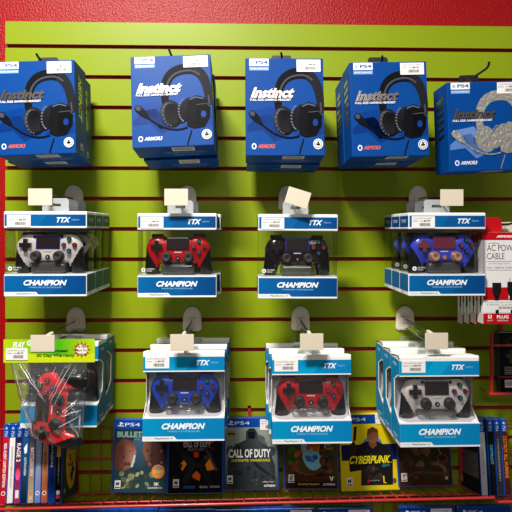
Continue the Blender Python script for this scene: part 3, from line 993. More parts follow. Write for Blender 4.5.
# ================================================================== HEADSET BOXES
def headset_art(f, glare=False, mark=None):
    mark = mark or rgb(214, 96, 60)  # orange paints in the red that the foil mark reflects
    B0 = rgb(0, 62, 134)
    k1, k2, k3, k4 = rgb(13, 14, 17), rgb(28, 29, 35), rgb(66, 69, 78), rgb(6, 7, 9)
    M = M_foilglare if glare else M_gloss
    # angular darker blue shapes
    f.poly([(0.02, 0.70), (0.16, 0.60), (0.30, 0.58), (0.52, 0.80), (0.36, 0.86), (0.22, 0.74), (0.02, 0.76)][::-1], rgb(0, 44, 112) if not glare else rgb(84, 118, 180), 1)  # the paler blues here and below are painted sheen
    f.poly([(0.08, 0.54), (0.34, 0.50), (0.55, 0.78), (0.36, 0.82)][::-1], rgb(0, 52, 126) if not glare else rgb(96, 128, 186), 1)
    f.poly([(0.60, 0.78), (0.99, 0.66), (0.99, 0.78), (0.78, 0.82)][::-1], rgb(0, 48, 120), 1)
    # labels
    f.rect(0.05, 0.006, 0.30, 0.082, rgb(228, 230, 232), 1)
    f.text('PS4', 0.135, 0.025, 0.285, 0.062, rgb(60, 90, 150), 2, bold=0.03)
    f.ell(0.09, 0.045, 0.022, 0.022, rgb(170, 180, 190), 2)
    f.rect(0.05, 0.092, 0.30, 0.128, rgb(110, 150, 205), 1)
    f.text('PS4 PRO ENHANCED', 0.062, 0.10, 0.29, 0.119, rgb(235, 235, 240), 2)
    # head band
    band = bez((0.425, 0.56), (0.38, 0.30), (0.46, 0.16), (0.70, 0.155), 12)
    band2 = bez((0.70, 0.155), (0.90, 0.15), (0.965, 0.34), (0.955, 0.56), 12)
    full = band + band2[1:]
    n = len(full)
    ws = [0.085 + 0.05 * math.sin(math.pi * i / (n - 1)) for i in range(n)]
    cols = [k1 if i < n * 0.55 else k2 for i in range(n)]
    if glare:
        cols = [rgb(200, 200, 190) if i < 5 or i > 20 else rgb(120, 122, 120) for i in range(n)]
    f.strip(full, ws, k1, 3, cols, mat=M)
    inner = [(0.425 + (u - 0.425) * 0.97 + 0.012, v + 0.02) for u, v in full]
    f.strip(inner[3:-8], 0.022, k3 if not glare else k2, 4, mat=M)
    # left cup
    f.ell(0.49, 0.645, 0.135, 0.175, k2 if not glare else rgb(205, 205, 196), 5, k4 if not glare else rgb(120, 120, 118), rot=-0.28, mat=M)
    f.ell(0.475, 0.65, 0.115, 0.155, k3 if not glare else rgb(215, 214, 205), 6, k1 if not glare else rgb(120, 120, 120), rot=-0.28, mat=M)
    f.ell(0.50, 0.645, 0.095, 0.135, k1 if not glare else rgb(170, 170, 165), 7, k2 if not glare else rgb(150, 150, 146), rot=-0.28, mat=M)
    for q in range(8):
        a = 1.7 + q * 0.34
        f.ell(0.49 + 0.105 * math.cos(a), 0.645 + 0.13 * math.sin(a), 0.010, 0.008, rgb(96, 98, 106) if not glare else rgb(150, 150, 150), 7.5, n=8, mat=M)
    f.ell(0.53, 0.64, 0.065, 0.105, k4 if not glare else rgb(130, 130, 126), 8, k2 if not glare else rgb(160, 160, 156), rot=-0.28, mat=M)
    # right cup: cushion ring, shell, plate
    f.ell(0.665, 0.615, 0.085, 0.175, k2 if not glare else rgb(222, 220, 212), 8.5, k1 if not glare else rgb(150, 150, 146), rot=0.45, mat=M)
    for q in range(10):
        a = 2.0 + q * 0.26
        f.ell(0.665 + 0.085 * math.cos(a), 0.615 + 0.125 * math.sin(a), 0.014, 0.009, rgb(104, 107, 116) if not glare else rgb(150, 150, 150), 9, n=8, rot=0.6, mat=M)
    f.poly([(0.70, 0.50), (0.80, 0.455), (0.90, 0.48), (0.975, 0.555), (0.965, 0.70), (0.89, 0.80), (0.76, 0.815), (0.68, 0.785), (0.665, 0.66)][::-1], k1 if not glare else rgb(205, 204, 198), 10, M)
    f.poly([(0.80, 0.56), (0.93, 0.55), (0.975, 0.59), (0.955, 0.70), (0.88, 0.79), (0.78, 0.775)][::-1], k4 if not glare else rgb(90, 88, 86), 11, M)
    f.strip([(0.72, 0.50), (0.80, 0.475), (0.89, 0.495)], 0.014, rgb(90, 94, 104) if not glare else WHITE, 12, mat=M)
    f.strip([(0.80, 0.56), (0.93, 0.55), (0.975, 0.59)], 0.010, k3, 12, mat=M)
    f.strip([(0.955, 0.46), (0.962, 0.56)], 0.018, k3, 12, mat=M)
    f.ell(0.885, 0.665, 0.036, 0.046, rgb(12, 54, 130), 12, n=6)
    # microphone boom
    f.strip(bez((0.20, 0.68), (0.36, 0.80), (0.52, 0.85), (0.68, 0.80), 10), 0.018, k1 if not glare else rgb(70, 50, 50), 13, mat=M)
    f.strip([(0.05, 0.555), (0.08, 0.575), (0.14, 0.625), (0.21, 0.685)], [0.05, 0.085, 0.085, 0.03], k1 if not glare else rgb(215, 213, 205), 14, mat=M)
    f.ell(0.085, 0.575, 0.035, 0.028, k3 if not glare else rgb(200, 198, 190), 15, rot=0.6, mat=M)
    f.strip(bez((0.73, 0.83), (0.72, 0.88), (0.69, 0.92), (0.675, 0.985), 6), 0.014, k1, 13, mat=M)
    # product word, two-tone metallic print
    f.text('Instinct', 0.065, 0.305, 0.625, 0.415, rgb(235, 235, 235), 16, shear=0.35, bold=0.045, mat=M_foil)
    f.text('FULL SIZE GAMING HEADSET', 0.06, 0.422, 0.58, 0.445, rgb(232, 236, 240), 16, bold=0.02)
    # maker's mark
    f.ell(0.105, 0.905, 0.03, 0.036, rgb(225, 225, 230), 2)
    f.ell(0.105, 0.905, 0.018, 0.022, rgb(20, 84, 170), 3)
    f.text('ARMOR3', 0.15, 0.885, 0.37, 0.925, mark, 2, shear=0.3, bold=0.03)
    # round badge
    f.ell(0.915, 0.885, 0.062, 0.062, rgb(225, 228, 228), 16, n=24)
    f.ell(0.915, 0.885, 0.05, 0.05, rgb(30, 34, 40), 17, n=24)
    f.ell(0.915, 0.885, 0.043, 0.043, rgb(215, 218, 220), 18, n=24)
    for dx, dy in ((0, -0.014), (-0.014, 0.006), (0.014, 0.006)):
        f.ell(0.915 + dx, 0.883 + dy, 0.013, 0.013, BLK, 19, n=10)
    f.strip([(0.915, 0.88), (0.915, 0.91)], 0.008, BLK, 19)

HW, HH, HT = 0.166, 0.192, 0.076
def make_headset_box(glare=False, h=HH, mark=None):
    root = empty('headset_box')
    x = HW / 2
    mb = MB()
    CB = rgb(0, 62, 134)
    mb.rbox(-x, x, 0, HT, 0, h, M_card, 0.0012, col=CB)
    f = Face(mb, (-x, 0, h), (HW, 0, 0), (0, 0, -h))
    headset_art(f, glare, mark)
    # right and left sides with foil writing
    f = Face(mb, (x, 0, h), (0, HT, 0), (0, 0, -h))
    f.text('INSTINCT', 0.30, 0.12, 0.56, 0.62, WHITE, 1, shear=0.3, bold=0.04, rot=90, mat=M_foil)
    f.text('FULL SIZE GAMING HEADSET', 0.62, 0.14, 0.68, 0.6, WHITE, 1, rot=90, mat=M_foil)
    f.text('800', 0.38, 0.86, 0.62, 0.90, rgb(210, 215, 220), 1, bold=0.03)
    f.rect(0.36, 0.915, 0.66, 0.925, rgb(210, 215, 220), 1)
    f = Face(mb, (-x, HT, h), (0, -HT, 0), (0, 0, -h))
    for q in range(6):
        v0 = 0.13 + q * 0.085
        f.poly([(0.25, v0 + 0.03), (0.72, v0), (0.72, v0 + 0.045), (0.25, v0 + 0.07)][::-1], WHITE, 1, M_foil)
    # underside: barcode label and small print
    f = Face(mb, (-x, 0, 0), (HW, 0, 0), (0, HT, 0))
    f.rect(0.47, 0.06, 0.75, 0.42, rgb(205, 205, 195), 1)
    for q in range(9):
        f.rect(0.50 + q * 0.026, 0.12, 0.512 + q * 0.026, 0.34, rgb(60, 60, 60), 2)
    f.text('COMPATIBLE WITH PLAYSTATION 4', 0.35, 0.52, 0.88, 0.62, rgb(150, 175, 210), 1)
    f.text('DESIGNED IN CALIFORNIA', 0.45, 0.74, 0.82, 0.82, rgb(150, 175, 210), 1)
    crt = mb.build('carton', root)
    mb = MB()
    y0, y1 = HT - 0.0015, HT - 0.0006
    m = mat('black_tab_plastic', rgb(24, 26, 26), 0.4)
    a, b = 0.023, 0.012
    mb.box(-a, -b, y0, y1, h - 0.006, h + 0.026, m)
    mb.box(b, a, y0, y1, h - 0.006, h + 0.026, m)
    mb.box(-b, b, y0, y1, h - 0.006, h + 0.014, m)
    mb.prism([(-a, h + 0.026), (a, h + 0.026), (a, h + 0.032), (a - 0.004, h + 0.036), (-a + 0.004, h + 0.036), (-a, h + 0.032)], y0, y1, m)
    mb.build('hang_tab', root)
    sticker(crt, x - 0.057, x - 0.006, h - 0.027, h - 0.003, -0.0004)
    return root
hs = make_headset_box()
hs5 = make_headset_box(glare=True, mark=rgb(225, 225, 228))  # same print as the others, with its glare painted in
hs2 = make_headset_box(mark=rgb(225, 225, 228))
GH = 'blue headset boxes in the top row'
def hbox(src, px, py, tf, rx, ry, rz, label, first=False, sz=1.0, sx=1.0):
    b = src if first else copy_tree(src)
    place(b, P(px, py, tf), rx, ry, rz)
    b.scale = (sx, 1, sz)
    tag(b, label, 'headset box', GH)
    return b
# (bottom centre px of the front face)
hbox(hs, 36.0, 154.5, 0.205, -3.0, -2.2, 0, 'front blue headset box by the red wall strip, cut by the picture edge', first=True, sz=1.04)
hbox(hs, 45.0, 161.5, 0.125, -3.0, -2.2, 0, 'blue headset box behind the front one in the leftmost top row stack', sz=1.04)
hbox(hs2, 173.4, 146.6, 0.205, -8.0, -2.9, 0, 'front blue headset box with white maker mark, above the clear boxed red controller', sz=1.06, sx=1.035, first=True)
hbox(hs, 180.5, 159.5, 0.126, -8.0, -2.3, 0, 'blue headset box peeping out below the second front box of the top row', sz=1.05)
hbox(hs, 285.5, 155.6, 0.205, -5.0, -0.3, 0, 'front blue headset box with reflection-tinted orange maker mark in the middle of the top row', sz=1.11, sx=1.01)
hbox(hs, 284.0, 164.5, 0.126, -6.5, 0.2, 1.5, 'blue headset box peeping out below the middle front box of the top row', sz=1.03)
hbox(hs, 391.0, 156.2, 0.205, -1.5, -1.5, 0, 'front blue headset box with pale green icons down its side, in the fourth stack', sz=1.055)
hbox(hs, 380.5, 162.5, 0.126, -3.0, -1.5, 0, 'blue headset box behind the front one in the fourth top row stack', sz=1.03)
hbox(hs5, 487.5, 170.6, 0.195, 0.5, -2.0, 0, 'single blue headset box with glare painted on its headphones at the right end', first=True)
def peg2(px, py, tt, te, bend, label, k):
    """straight peg from a plate at groove k whose wire passes the slot seen at (px, py) at distance tt"""
    q = P(px, py, tt)
    g = peg(px, q.z - (1.5 + 0.0762 * k), te, label, bend=bend, dx=-0.003)
    g.location = (q.x, 0, 1.5 + 0.0762 * k)
peg2(40.5, 60.0, 0.13, 0.142, True, 'peg hook ending in a short upturned tip through the leftmost headset box tab', 5)
peg2(171.0, 55.0, 0.13, 0.138, True, 'peg hook holding the second pair of headset boxes from the red wall strip', 5)
peg2(282.0, 58.0, 0.13, 0.136, True, 'peg hook holding the middle pair of headset boxes', 5)
peg2(381.5, 62.0, 0.13, 0.142, True, 'peg hook holding the fourth pair of headset boxes', 5)
peg2(471.5, 78.5, 0.122, 0.205, True, 'dark peg hook sticking far out above the single headset box', 4)
# ================================================================== CABLE BOXES
def make_cable_box(w=0.088, h=0.196, t=0.026):
    root = empty('cable_box')
    x = w / 2
    mb = MB()
    RD = rgb(176, 14, 24); WC = rgb(222, 220, 220)
    mb.rbox(-x, x, 0, t, 0, h, M_card, 0.0008, col=WC)
    f = Face(mb, (-x, 0, h), (w, 0, 0), (0, 0, -h))
    f.rect(0, 0.0, 1, 0.085, RD, 1)
    f.text('ARMOR3', 0.32, 0.032, 0.72, 0.058, WHITE, 2, shear=0.3, bold=0.05)
    f.text('UNIVERSAL', 0.10, 0.112, 0.40, 0.128, rgb(90, 90, 90), 1)
    f.text('AC POWER', 0.09, 0.135, 0.90, 0.205, rgb(74, 70, 76), 1)
    f.text('CABLE', 0.09, 0.225, 0.52, 0.295, rgb(74, 70, 76), 1)
    f.rect(0.09, 0.315, 0.92, 0.32, rgb(120, 120, 120), 1)
    f.text('COMPATIBLE WITH', 0.12, 0.335, 0.66, 0.35, rgb(120, 120, 120), 1)
    f.text('PS3 / XBOX ONE / PS4', 0.10, 0.375, 0.88, 0.395, rgb(70, 70, 70), 1)
    f.rect(0.09, 0.41, 0.92, 0.415, rgb(120, 120, 120), 1)
    f.rect(0.0, 0.60, 0.62, 0.74, RD, 1)
    for q in range(7):
        a = 0.62 + q * 0.05
        f.poly([(a, 0.74), (a + 0.022, 0.74), (a + 0.14, 0.60), (a + 0.118, 0.60)], RD, 1)
    # two cable plugs
    for cx, tp in ((0.33, 0.55), (0.70, 0.54)):
        f.poly([(cx - 0.11, tp), (cx - 0.11, tp + 0.10), (cx - 0.06, tp + 0.16), (cx + 0.06, tp + 0.16), (cx + 0.11, tp + 0.10), (cx + 0.11, tp)], rgb(24, 24, 26), 2)
        f.rect(cx - 0.05, tp + 0.15, cx + 0.05, 0.75, rgb(24, 24, 26), 2)
    for dx in (-0.05, 0.05):
        f.rect(0.70 + dx - 0.012, 0.50, 0.70 + dx + 0.012, 0.54, rgb(150, 150, 150), 2)
    f.rect(0.0, 0.745, 1.0, 0.875, WC, 2.5)
    f.text('CABLES 6FT POWER', 0.09, 0.76, 0.86, 0.772, rgb(110, 110, 110), 3)
    f.text('NEW 14.99', 0.09, 0.785, 0.75, 0.798, rgb(70, 70, 70), 3)
    for q in range(12):
        f.rect(0.38 + q * 0.033, 0.81, 0.396 + q * 0.033, 0.838, rgb(50, 50, 50), 3)
    f.rect(0.30, 0.845, 0.38, 0.885, rgb(30, 30, 32), 3)
    f.rect(0.67, 0.845, 0.75, 0.885, rgb(30, 30, 32), 3)
    f.rect(0, 0.885, 1, 1, RD, 2)
    f.strip([(0.13, 0.90), (0.13, 0.935), (0.19, 0.935), (0.19, 0.90)], 0.03, WHITE, 3)
    f.text('10 FT', 0.10, 0.955, 0.24, 0.97, WHITE, 3)
    f.text('PLUG', 0.33, 0.905, 0.62, 0.94, WHITE, 3, bold=0.03)
    f.text('AND PLAY', 0.34, 0.955, 0.62, 0.97, WHITE, 3)
    f.ell(0.81, 0.922, 0.07, 0.045, WHITE, 3); f.ell(0.80, 0.922, 0.03, 0.02, RD, 4)
    f.text('SAFE', 0.72, 0.955, 0.90, 0.97, WHITE, 3)
    f = Face(mb, (-x, t, h), (0, -t, 0), (0, 0, -h))
    f.rect(0, 0, 1, 0.085, RD, 1); f.rect(0, 0.885, 1, 1, rgb(190, 186, 180), 1)
    f.rect(0.42, 0.55, 0.72, 0.80, rgb(26, 26, 28), 1)
    f.rect(0.50, 0.78, 0.62, 0.885, rgb(26, 26, 28), 1)
    mb.build('carton', root)
    mb = MB()
    y0, y1 = t - 0.0015, t - 0.0007
    a = 0.0245
    mb.box(-x, x * 0.22, y0, y1, h - 0.003, h + 0.016, M_card, RD)
    mb.prism([(-x, h + 0.016), (x * 0.22, h + 0.016), (x * 0.22 - 0.005, h + 0.032), (-x + 0.003, h + 0.032)], y0, y1, M_card, col=RD)
    mb.build('hang_tab', root)
    return root
cb = make_cable_box()
pb = P(483.3, 324, 0.205)
for i in range(4):
    b = cb if i == 0 else copy_tree(cb)
    b.location = pb + V((0.044, 0.0335 * i, -0.0065 * i))
    tag(b, ['front red and white power cable box at the right edge', 'second power cable box, its striped side just behind the front one',
            'third power cable box back from the front one', 'rearmost power cable box nearest the green panel'][i], 'cable box', 'power cable boxes')
g = peg(470.0, 0.0, 0.2, 'peg hook with upturned tip above the red power cable boxes', k=1, dx=0.012)
g.location = (P(470, 229, 0).x, 0, 1.5)
for cc in kids(g):
    if cc.name.startswith('peg_wire'):
        cc.location.z = 0.010
# pale box at the very edge
mb = MB()
p = P(507.5, 222, 0.16)
mb.rbox(0, 0.06, 0, 0.09, -0.19, 0, M_card, 0.001, col=rgb(206, 200, 180))
o = mb.build('accessory_box'); o.location = p
tag(o, 'pale cream accessory box behind the power cable boxes at the right edge', 'accessory box')

# ================================================================== BAGGED CONTROLLER
root = empty('bagged_controller_pack', 'clear plastic bag with green header card and price sticker hanging before the lower cartons', 'packaged controller')
tfb = 0.208
c0 = P(49.3, 362.5, tfb)
root.location = c0
W_B = wd(89.5, tfb); HB = wd(23.0, tfb)
mb = MB()
LG, LG2 = rgb(150, 200, 20), rgb(196, 214, 30)
mb.box(-W_B / 2, W_B / 2, 0, 0.0012, 0, HB, M_card, LG)
f = Face(mb, (-W_B / 2, 0, HB), (W_B, 0, 0), (0, 0, -HB))
f.hrect(0, 0, 0.35, 1, rgb(176, 206, 20), rgb(120, 190, 24), 0)
f.hrect(0.35, 0, 0.6, 1, rgb(120, 190, 24), rgb(70, 170, 20), 0)
f.hrect(0.6, 0, 1, 1, rgb(70, 170, 20), rgb(170, 206, 24), 0)
f.poly([(0, 1), (1, 1), (1, 0.62), (0.55, 0.7), (0, 0.55)], rgb(192, 212, 24), 0.5)
f.text('PLAY', 0.10, 0.10, 0.24, 0.36, WHITE, 2, shear=0.3, bold=0.05)
f.text('GA', 0.255, 0.04, 0.36, 0.28, WHITE, 2, bold=0.05)
f.text('Guaranteed', 0.50, 0.42, 0.70, 0.56, rgb(24, 40, 14), 2, bold=0.03)
f.text('30 Day Warranty', 0.36, 0.62, 0.78, 0.80, rgb(24, 40, 14), 2, bold=0.03)
pts = []
for q in range(24):
    a = 2 * math.pi * q / 24
    r = 0.105 if q % 2 == 0 else 0.062
    pts.append((0.855 + r * math.cos(-a), 0.46 + r * math.sin(-a) * f.w / f.h * 0.92))
f.poly(pts, rgb(205, 24, 20), 1)
f.ell(0.855, 0.46, 0.064, 0.058, rgb(240, 236, 220), 2)
f.text('We Offer', 0.795, 0.24, 0.905, 0.38, BLK, 3, bold=0.02)
f.text('More For', 0.79, 0.40, 0.915, 0.54, BLK, 3, bold=0.02)
f.text('Products', 0.80, 0.57, 0.915, 0.70, BLK, 3, bold=0.02)
mb.build('header_card', root)
sticker(root, -W_B / 2 + 0.0055, -W_B / 2 + 0.0505, HB * 0.12, HB * 0.62, -0.0008)
# the film bag
def bagpt(u, v, front):
    """u -1..1 across, v 0..1 down"""
    L = 0.177
    lt, rt = -0.083 + 0.0, 0.078
    lb, rb = -0.045, 0.067
    x0 = lt + (lb - lt) * v ** 0.9; x1 = rt + (rb - rt) * v
    x = x0 + (x1 - x0) * (u + 1) / 2
    zend = -L * (0.86 + 0.14 * (u + 1) / 2)
    z = zend * v
    env = max(0.0, 1 - u * u) ** 0.6 * math.sin(math.pi * min(1, v * 0.9 + 0.05)) ** 0.7
    k = 0.026 * env
    a = math.atan2(x - 0.0, z + 0.06 - 0.12 * 0)
    wr = 0.0022 * math.sin(a * 17 + 3 * v) + 0.0014 * math.sin(u * 23 + v * 9) + 0.0012 * math.sin(u * 11 - v * 21)
    fade = min(1, v * 5)
    y = (-k if front else k * 0.55) + wr * fade * (1 if front else 0.6) - 0.002
    return (x, y + 0.004, z)
mb = MB()
NU, NV = 46, 40
for fr in (True, False):
    pts = [bagpt(-1 + 2 * i / NU, j / NV, fr) for j in range(NV + 1) for i in range(NU + 1)]
    mb.faces(pts, [(j * (NU + 1) + i, j * (NU + 1) + i + 1, (j + 1) * (NU + 1) + i + 1, (j + 1) * (NU + 1) + i) for j in range(NV) for i in range(NU)], M_bag, smooth=True)
mb.build('plastic_bag', root)
mb = MB()
M_crease = clear('bag_crease_film', tint=(0.9, 0.92, 0.94, 1), gloss=0.35, rough=0.18, white=0.35)
def crease(a, b, r=0.0007, off=-0.0012):
    pth = []
    for q in range(9):
        s = q / 8
        u = a[0] + (b[0] - a[0]) * s; v = a[1] + (b[1] - a[1]) * s
        p_ = bagpt(u, v, True)
        pth.append((p_[0], p_[1] + off, p_[2]))
    mb.tube(pth, [r * (0.3 + 0.7 * math.sin(math.pi * q / 8)) for q in range(9)], M_crease, 5)
for a, b, r in [((-0.72, 0.01), (-0.12, 0.42), 0.0009), ((-0.62, 0.01), (-0.05, 0.45), 0.0006), ((0.62, 0.01), (0.10, 0.46), 0.0011), ((0.50, 0.01), (0.08, 0.42), 0.0006), ((0.75, 0.02), (0.2, 0.5), 0.0008),
                ((0.9, 0.62), (0.05, 0.82), 0.0010), ((0.95, 0.55), (0.35, 0.62), 0.0012), ((0.85, 0.42), (0.45, 0.56), 0.0013), ((0.80, 0.46), (0.5, 0.58), 0.0010), ((0.72, 0.70), (0.98, 0.98), 0.0014),
                ((-0.9, 0.03), (-0.75, 0.6), 0.0008), ((-0.85, 0.5), (-0.7, 0.95), 0.0010), ((0.9, 0.60), (0.93, 0.80), 0.0016), ((0.6, 0.68), (0.85, 0.86), 0.0009)]:
    crease(a, b, r)
mb.build('bag_crease', root)
c = make_controller('red', cut=9.0)
place(c, P(46.5, 408.5, tfb + 0.002), 0, 0, 0)
c.rotation_euler = (Matrix.Rotation(R(-14), 3, 'Z') @ Matrix.Rotation(R(-84), 3, 'Y')).to_euler()
c.scale = (1.04, 0.8, 1.26)
c.location.y = -(tfb - 0.004)
tag(c, 'red controller turned on its side inside the clear plastic bag', 'game controller', GC)

# ================================================================== WIRE SHELVES
ZF, ZK = 1.5 - 0.6223, 1.5 - 0.655     # front and back height
TFR, TBK = 0.128, 0.010
SL = math.atan2(ZF - ZK, TFR - TBK)
def shelf_z(t):
    return ZF + (ZK - ZF) * (TFR - t) / (TFR - TBK)
def make_shelf(x0, x1, label, brackets, dz=0.0, post=None, zf=ZF, zk=ZK, ztop=None, rows=(0.0, 0.40), lip=False):
    root = empty('wire_shelf', label, 'wire shelf', 'red wire shelves')
    root.location = ((x0 + x1) / 2, 0, zk + dz)
    root.rotation_euler = (0, R(-0.55), 0)
    cx = (x0 + x1) / 2
    a, b = x0 - cx, x1 - cx
    def sp(s):
        return (-(TFR + (TBK - TFR) * s), (zf - zk) * (1 - s))
    y, z = sp(0)
    mb = MB(); mb.tube([(a, y, z), (b, y, z)], 0.0032, M_redwire); mb.build('front_rail', root)
    mb = MB()
    for s in rows[1:]:
        y, z = sp(s)
        mb.tube([(a, y, z - 0.003), (b, y, z - 0.003)], 0.0022, M_redwire)
    y, z = sp(1)
    mb.tube([(a, y, z), (b, y, z)], 0.0022, M_redwire)
    n = int((b - a) / 0.027)
    for i in range(n + 1):
        xx = a + (b - a) * i / n
        y0, z0 = sp(0); y1, z1 = sp(1)
        mb.tube([(xx, y0, z0), (xx, y1, z1)], 0.0012, M_redwire, 6)
    mb.build('wire_deck', root)
    mb = MB()
    H = ztop if ztop else 0.166
    for i in range(n + 1):
        xx = a + (b - a) * i / n
        mb.tube([(xx, sp(1)[0], sp(1)[1]), (xx, sp(1)[0], H)], 0.0012, M_redwire, 6)
    for zz in (H, H * 0.53):
        mb.tube([(a, sp(1)[0] - 0.002, zz), (b, sp(1)[0] - 0.002, zz)], 0.0018, M_redwire, 6)
    mb.build('wire_back', root)
    for px in brackets:
        xx = px - cx
        mb = MB()
        mb.box(xx - 0.0035, xx + 0.0035, -0.006, -0.0015, -0.004, H + 0.045, M_redwire)
        mb.box(xx - 0.0035, xx + 0.0035, -0.006, 0.0043, H + 0.038, H + 0.0445, M_redwire)
        mb.build('bracket', root)
    return root
xs0, xs1 = P(-25, 500, TFR).x, P(494.5, 500, TFR).x
make_shelf(xs0, xs1, 'long red wire shelf under the cartons holding the game cases', [P(250, 420, 0).x, P(460.5, 420, 0).x])
make_shelf(P(498.5, 500, TFR).x, P(560, 500, TFR).x, 'red wire shelf continuing past the gap at the lower right corner', [], dz=-0.004)
make_shelf(xs0, P(540, 500, TFR).x, 'lower red wire shelf carrying the case tops along the bottom edge', [], dz=-0.2)
# small red rack at right holding dark cases
rr = empty('wire_rack', 'red wire rack beside the lower white controller cartons holding a dark case', 'wire rack')
p = P(491.6, 394, 0.06)
rr.location = p
zt_ = P(491.6, 331, 0.06).z - p.z
zm_ = P(491.6, 345.5, 0.06).z - p.z
mb = MB(); mb.tube([(0, 0, -0.002), (0, 0, zt_)], 0.0042, M_redwire); mb.build('post', rr)
mb = MB()
mb.tube([(-0.004, 0, zt_), (0.2, 0, zt_)], 0.0022, M_redwire) if False else None
mb.tube([(0, 0, zm_), (0.2, 0, zm_)], 0.0026, M_redwire)
mb.tube([(-0.006, -0.002, 0), (0.2, -0.002, 0)], 0.004, M_redwire)
for q in range(8):
    mb.tube([(0.026 * q, 0, 0), (0.026 * q, 0.058, -0.004)], 0.0013, M_redwire, 6)
mb.tube([(0.052, 0, zm_), (0.052, 0.058, zm_)], 0.0022, M_redwire)
mb.tube([(0.052, 0.057, zm_ + 0.004), (0.052, 0.057, -0.006)], 0.0022, M_redwire)
mb.tube([(0, 0, -0.001), (0, 0, zm_)], 0.002, M_redwire)
mb.build('rack_wire', rr)
mb = MB()
mb.box(0.047, 0.057, 0.056, 0.0585, -0.02, zt_ + 0.02, M_redwire)
mb.build('bracket', rr)

# ================================================================== GAME CASES
CW, CH, CT = 0.135, 0.1705, 0.0148
PSB = rgb(10, 66, 150)
def ps_mark(f, u, v, s, col, l=3):
    asp = f.w / f.h
    f.poly([(u, v + s * asp), (u + s * 0.32, v + s * 0.85 * asp), (u + s * 0.32, v), (u, v - 0.0 * asp)], col, l)
    f.poly([(u + s * 0.32, v), (u + s * 0.78, v + s * 0.28 * asp), (u + s * 0.7, v + s * 0.5 * asp), (u + s * 0.32, v + s * 0.3 * asp)], col, l)
    f.poly([(u - s * 0.5, v + s * 0.8 * asp), (u + s * 0.9, v + s * 0.95 * asp), (u + s * 0.9, v + s * 0.78 * asp), (u - s * 0.5, v + s * 0.62 * asp)], col, l)
def header(f):
    f.rect(0, 0, 1, 0.125, PSB, 2)
    ps_mark(f, 0.09, 0.03, 0.085, rgb(225, 230, 240))
    f.text('PS4', 0.19, 0.04, 0.47, 0.088, rgb(220, 228, 240), 3, bold=0.0)
def rating(f, u, v, ch='M'):
    f.rect(u, v, u + 0.11, v + 0.115, rgb(226, 226, 226), 8)
    f.text(ch, u + 0.02, v + 0.022, u + 0.09, v + 0.075, BLK, 9, bold=0.03, shear=0.2)
    f.rect(u + 0.01, v + 0.09, u + 0.1, v + 0.105, BLK, 9)
def blobs(f, n, seed, cols, u0=0.03, v0=0.14, u1=0.97, v1=0.97, rmin=0.03, rmax=0.1, l0=3, stretch=1.6):
    r_ = random.Random(seed)
    for i in range(n):
        a = r_.uniform(rmin, rmax)
        cu = r_.uniform(u0 + a, u1 - a); cv = r_.uniform(v0 + a, v1 - a)
        c1 = r_.choice(cols)
        b_ = a / r_.uniform(1.0, stretch)
        k_ = r_.uniform(0.5, 0.9)
        f.ell(cu, cv, a, b_, c1, l0 + i * 0.02, tuple(q * k_ for q in c1[:3]) + (1,), n=9, rot=r_.uniform(0, 3))

def art_shooter(f):
    f.rect(0, 0, 1, 1, rgb(26, 44, 54), 1, rgb(40, 62, 66))
    f.ell(0.5, 0.45, 0.2, 0.3, rgb(60, 92, 112), 2, rgb(40, 60, 80))
    # two facing warm brown masses with a pale gap, rubble below
    f.poly([(0.02, 0.36), (0.18, 0.26), (0.36, 0.30), (0.43, 0.46), (0.38, 0.52), (0.42, 0.58), (0.32, 0.68), (0.16, 0.74), (0.02, 0.66)][::-1], [rgb(84, 50, 44)] * 3 + [rgb(170, 116, 96)] * 3 + [rgb(96, 56, 48)] * 3, 3)
    blobs(f, 12, 71, [rgb(110, 66, 56), rgb(70, 42, 38), rgb(140, 92, 76)], 0.04, 0.30, 0.38, 0.70, 0.02, 0.05, l0=3.2)
    f.poly([(0.98, 0.24), (0.72, 0.22), (0.56, 0.32), (0.54, 0.44), (0.60, 0.52), (0.58, 0.58), (0.72, 0.66), (0.98, 0.70)], [rgb(60, 40, 36)] * 2 + [rgb(126, 82, 66)] * 3 + [rgb(60, 40, 34)] * 3, 3)
    f.poly([(0.98, 0.22), (0.70, 0.21), (0.62, 0.27), (0.86, 0.34), (0.98, 0.50)], rgb(44, 30, 28), 4)
    blobs(f, 12, 72, [rgb(130, 84, 66), rgb(80, 52, 42), rgb(56, 36, 32)], 0.60, 0.24, 0.98, 0.68, 0.02, 0.05, l0=3.2)
    f.poly([(0.42, 0.50), (0.37, 0.66), (0.33, 0.66), (0.39, 0.48)][::-1], rgb(170, 200, 210), 4)
    blobs(f, 26, 5, [rgb(120, 132, 96), rgb(86, 98, 76), rgb(160, 160, 120), rgb(60, 70, 60)], 0.02, 0.70, 0.9, 0.98, 0.02, 0.07)
    f.text('BULLETSTORM', 0.05, 0.16, 0.97, 0.245, rgb(120, 150, 140), 6, bold=0.06)
    f.text('FULL CLIP EDITION', 0.38, 0.26, 0.9, 0.285, rgb(110, 160, 160), 6)
    f.ell(0.85, 0.72, 0.125, 0.125, rgb(224, 120, 30), 6, n=22); f.ell(0.85, 0.72, 0.1, 0.1, rgb(70, 130, 160), 7, rgb(200, 150, 90), n=22)
    f.rect(0.75, 0.70, 0.95, 0.745, rgb(230, 150, 40), 8)
    f.text('2K', 0.78, 0.87, 0.88, 0.91, WHITE, 6, bold=0.04); f.text('GEARBOX', 0.66, 0.93, 0.94, 0.955, WHITE, 6)
    rating(f, 0.05, 0.84)
    header(f)
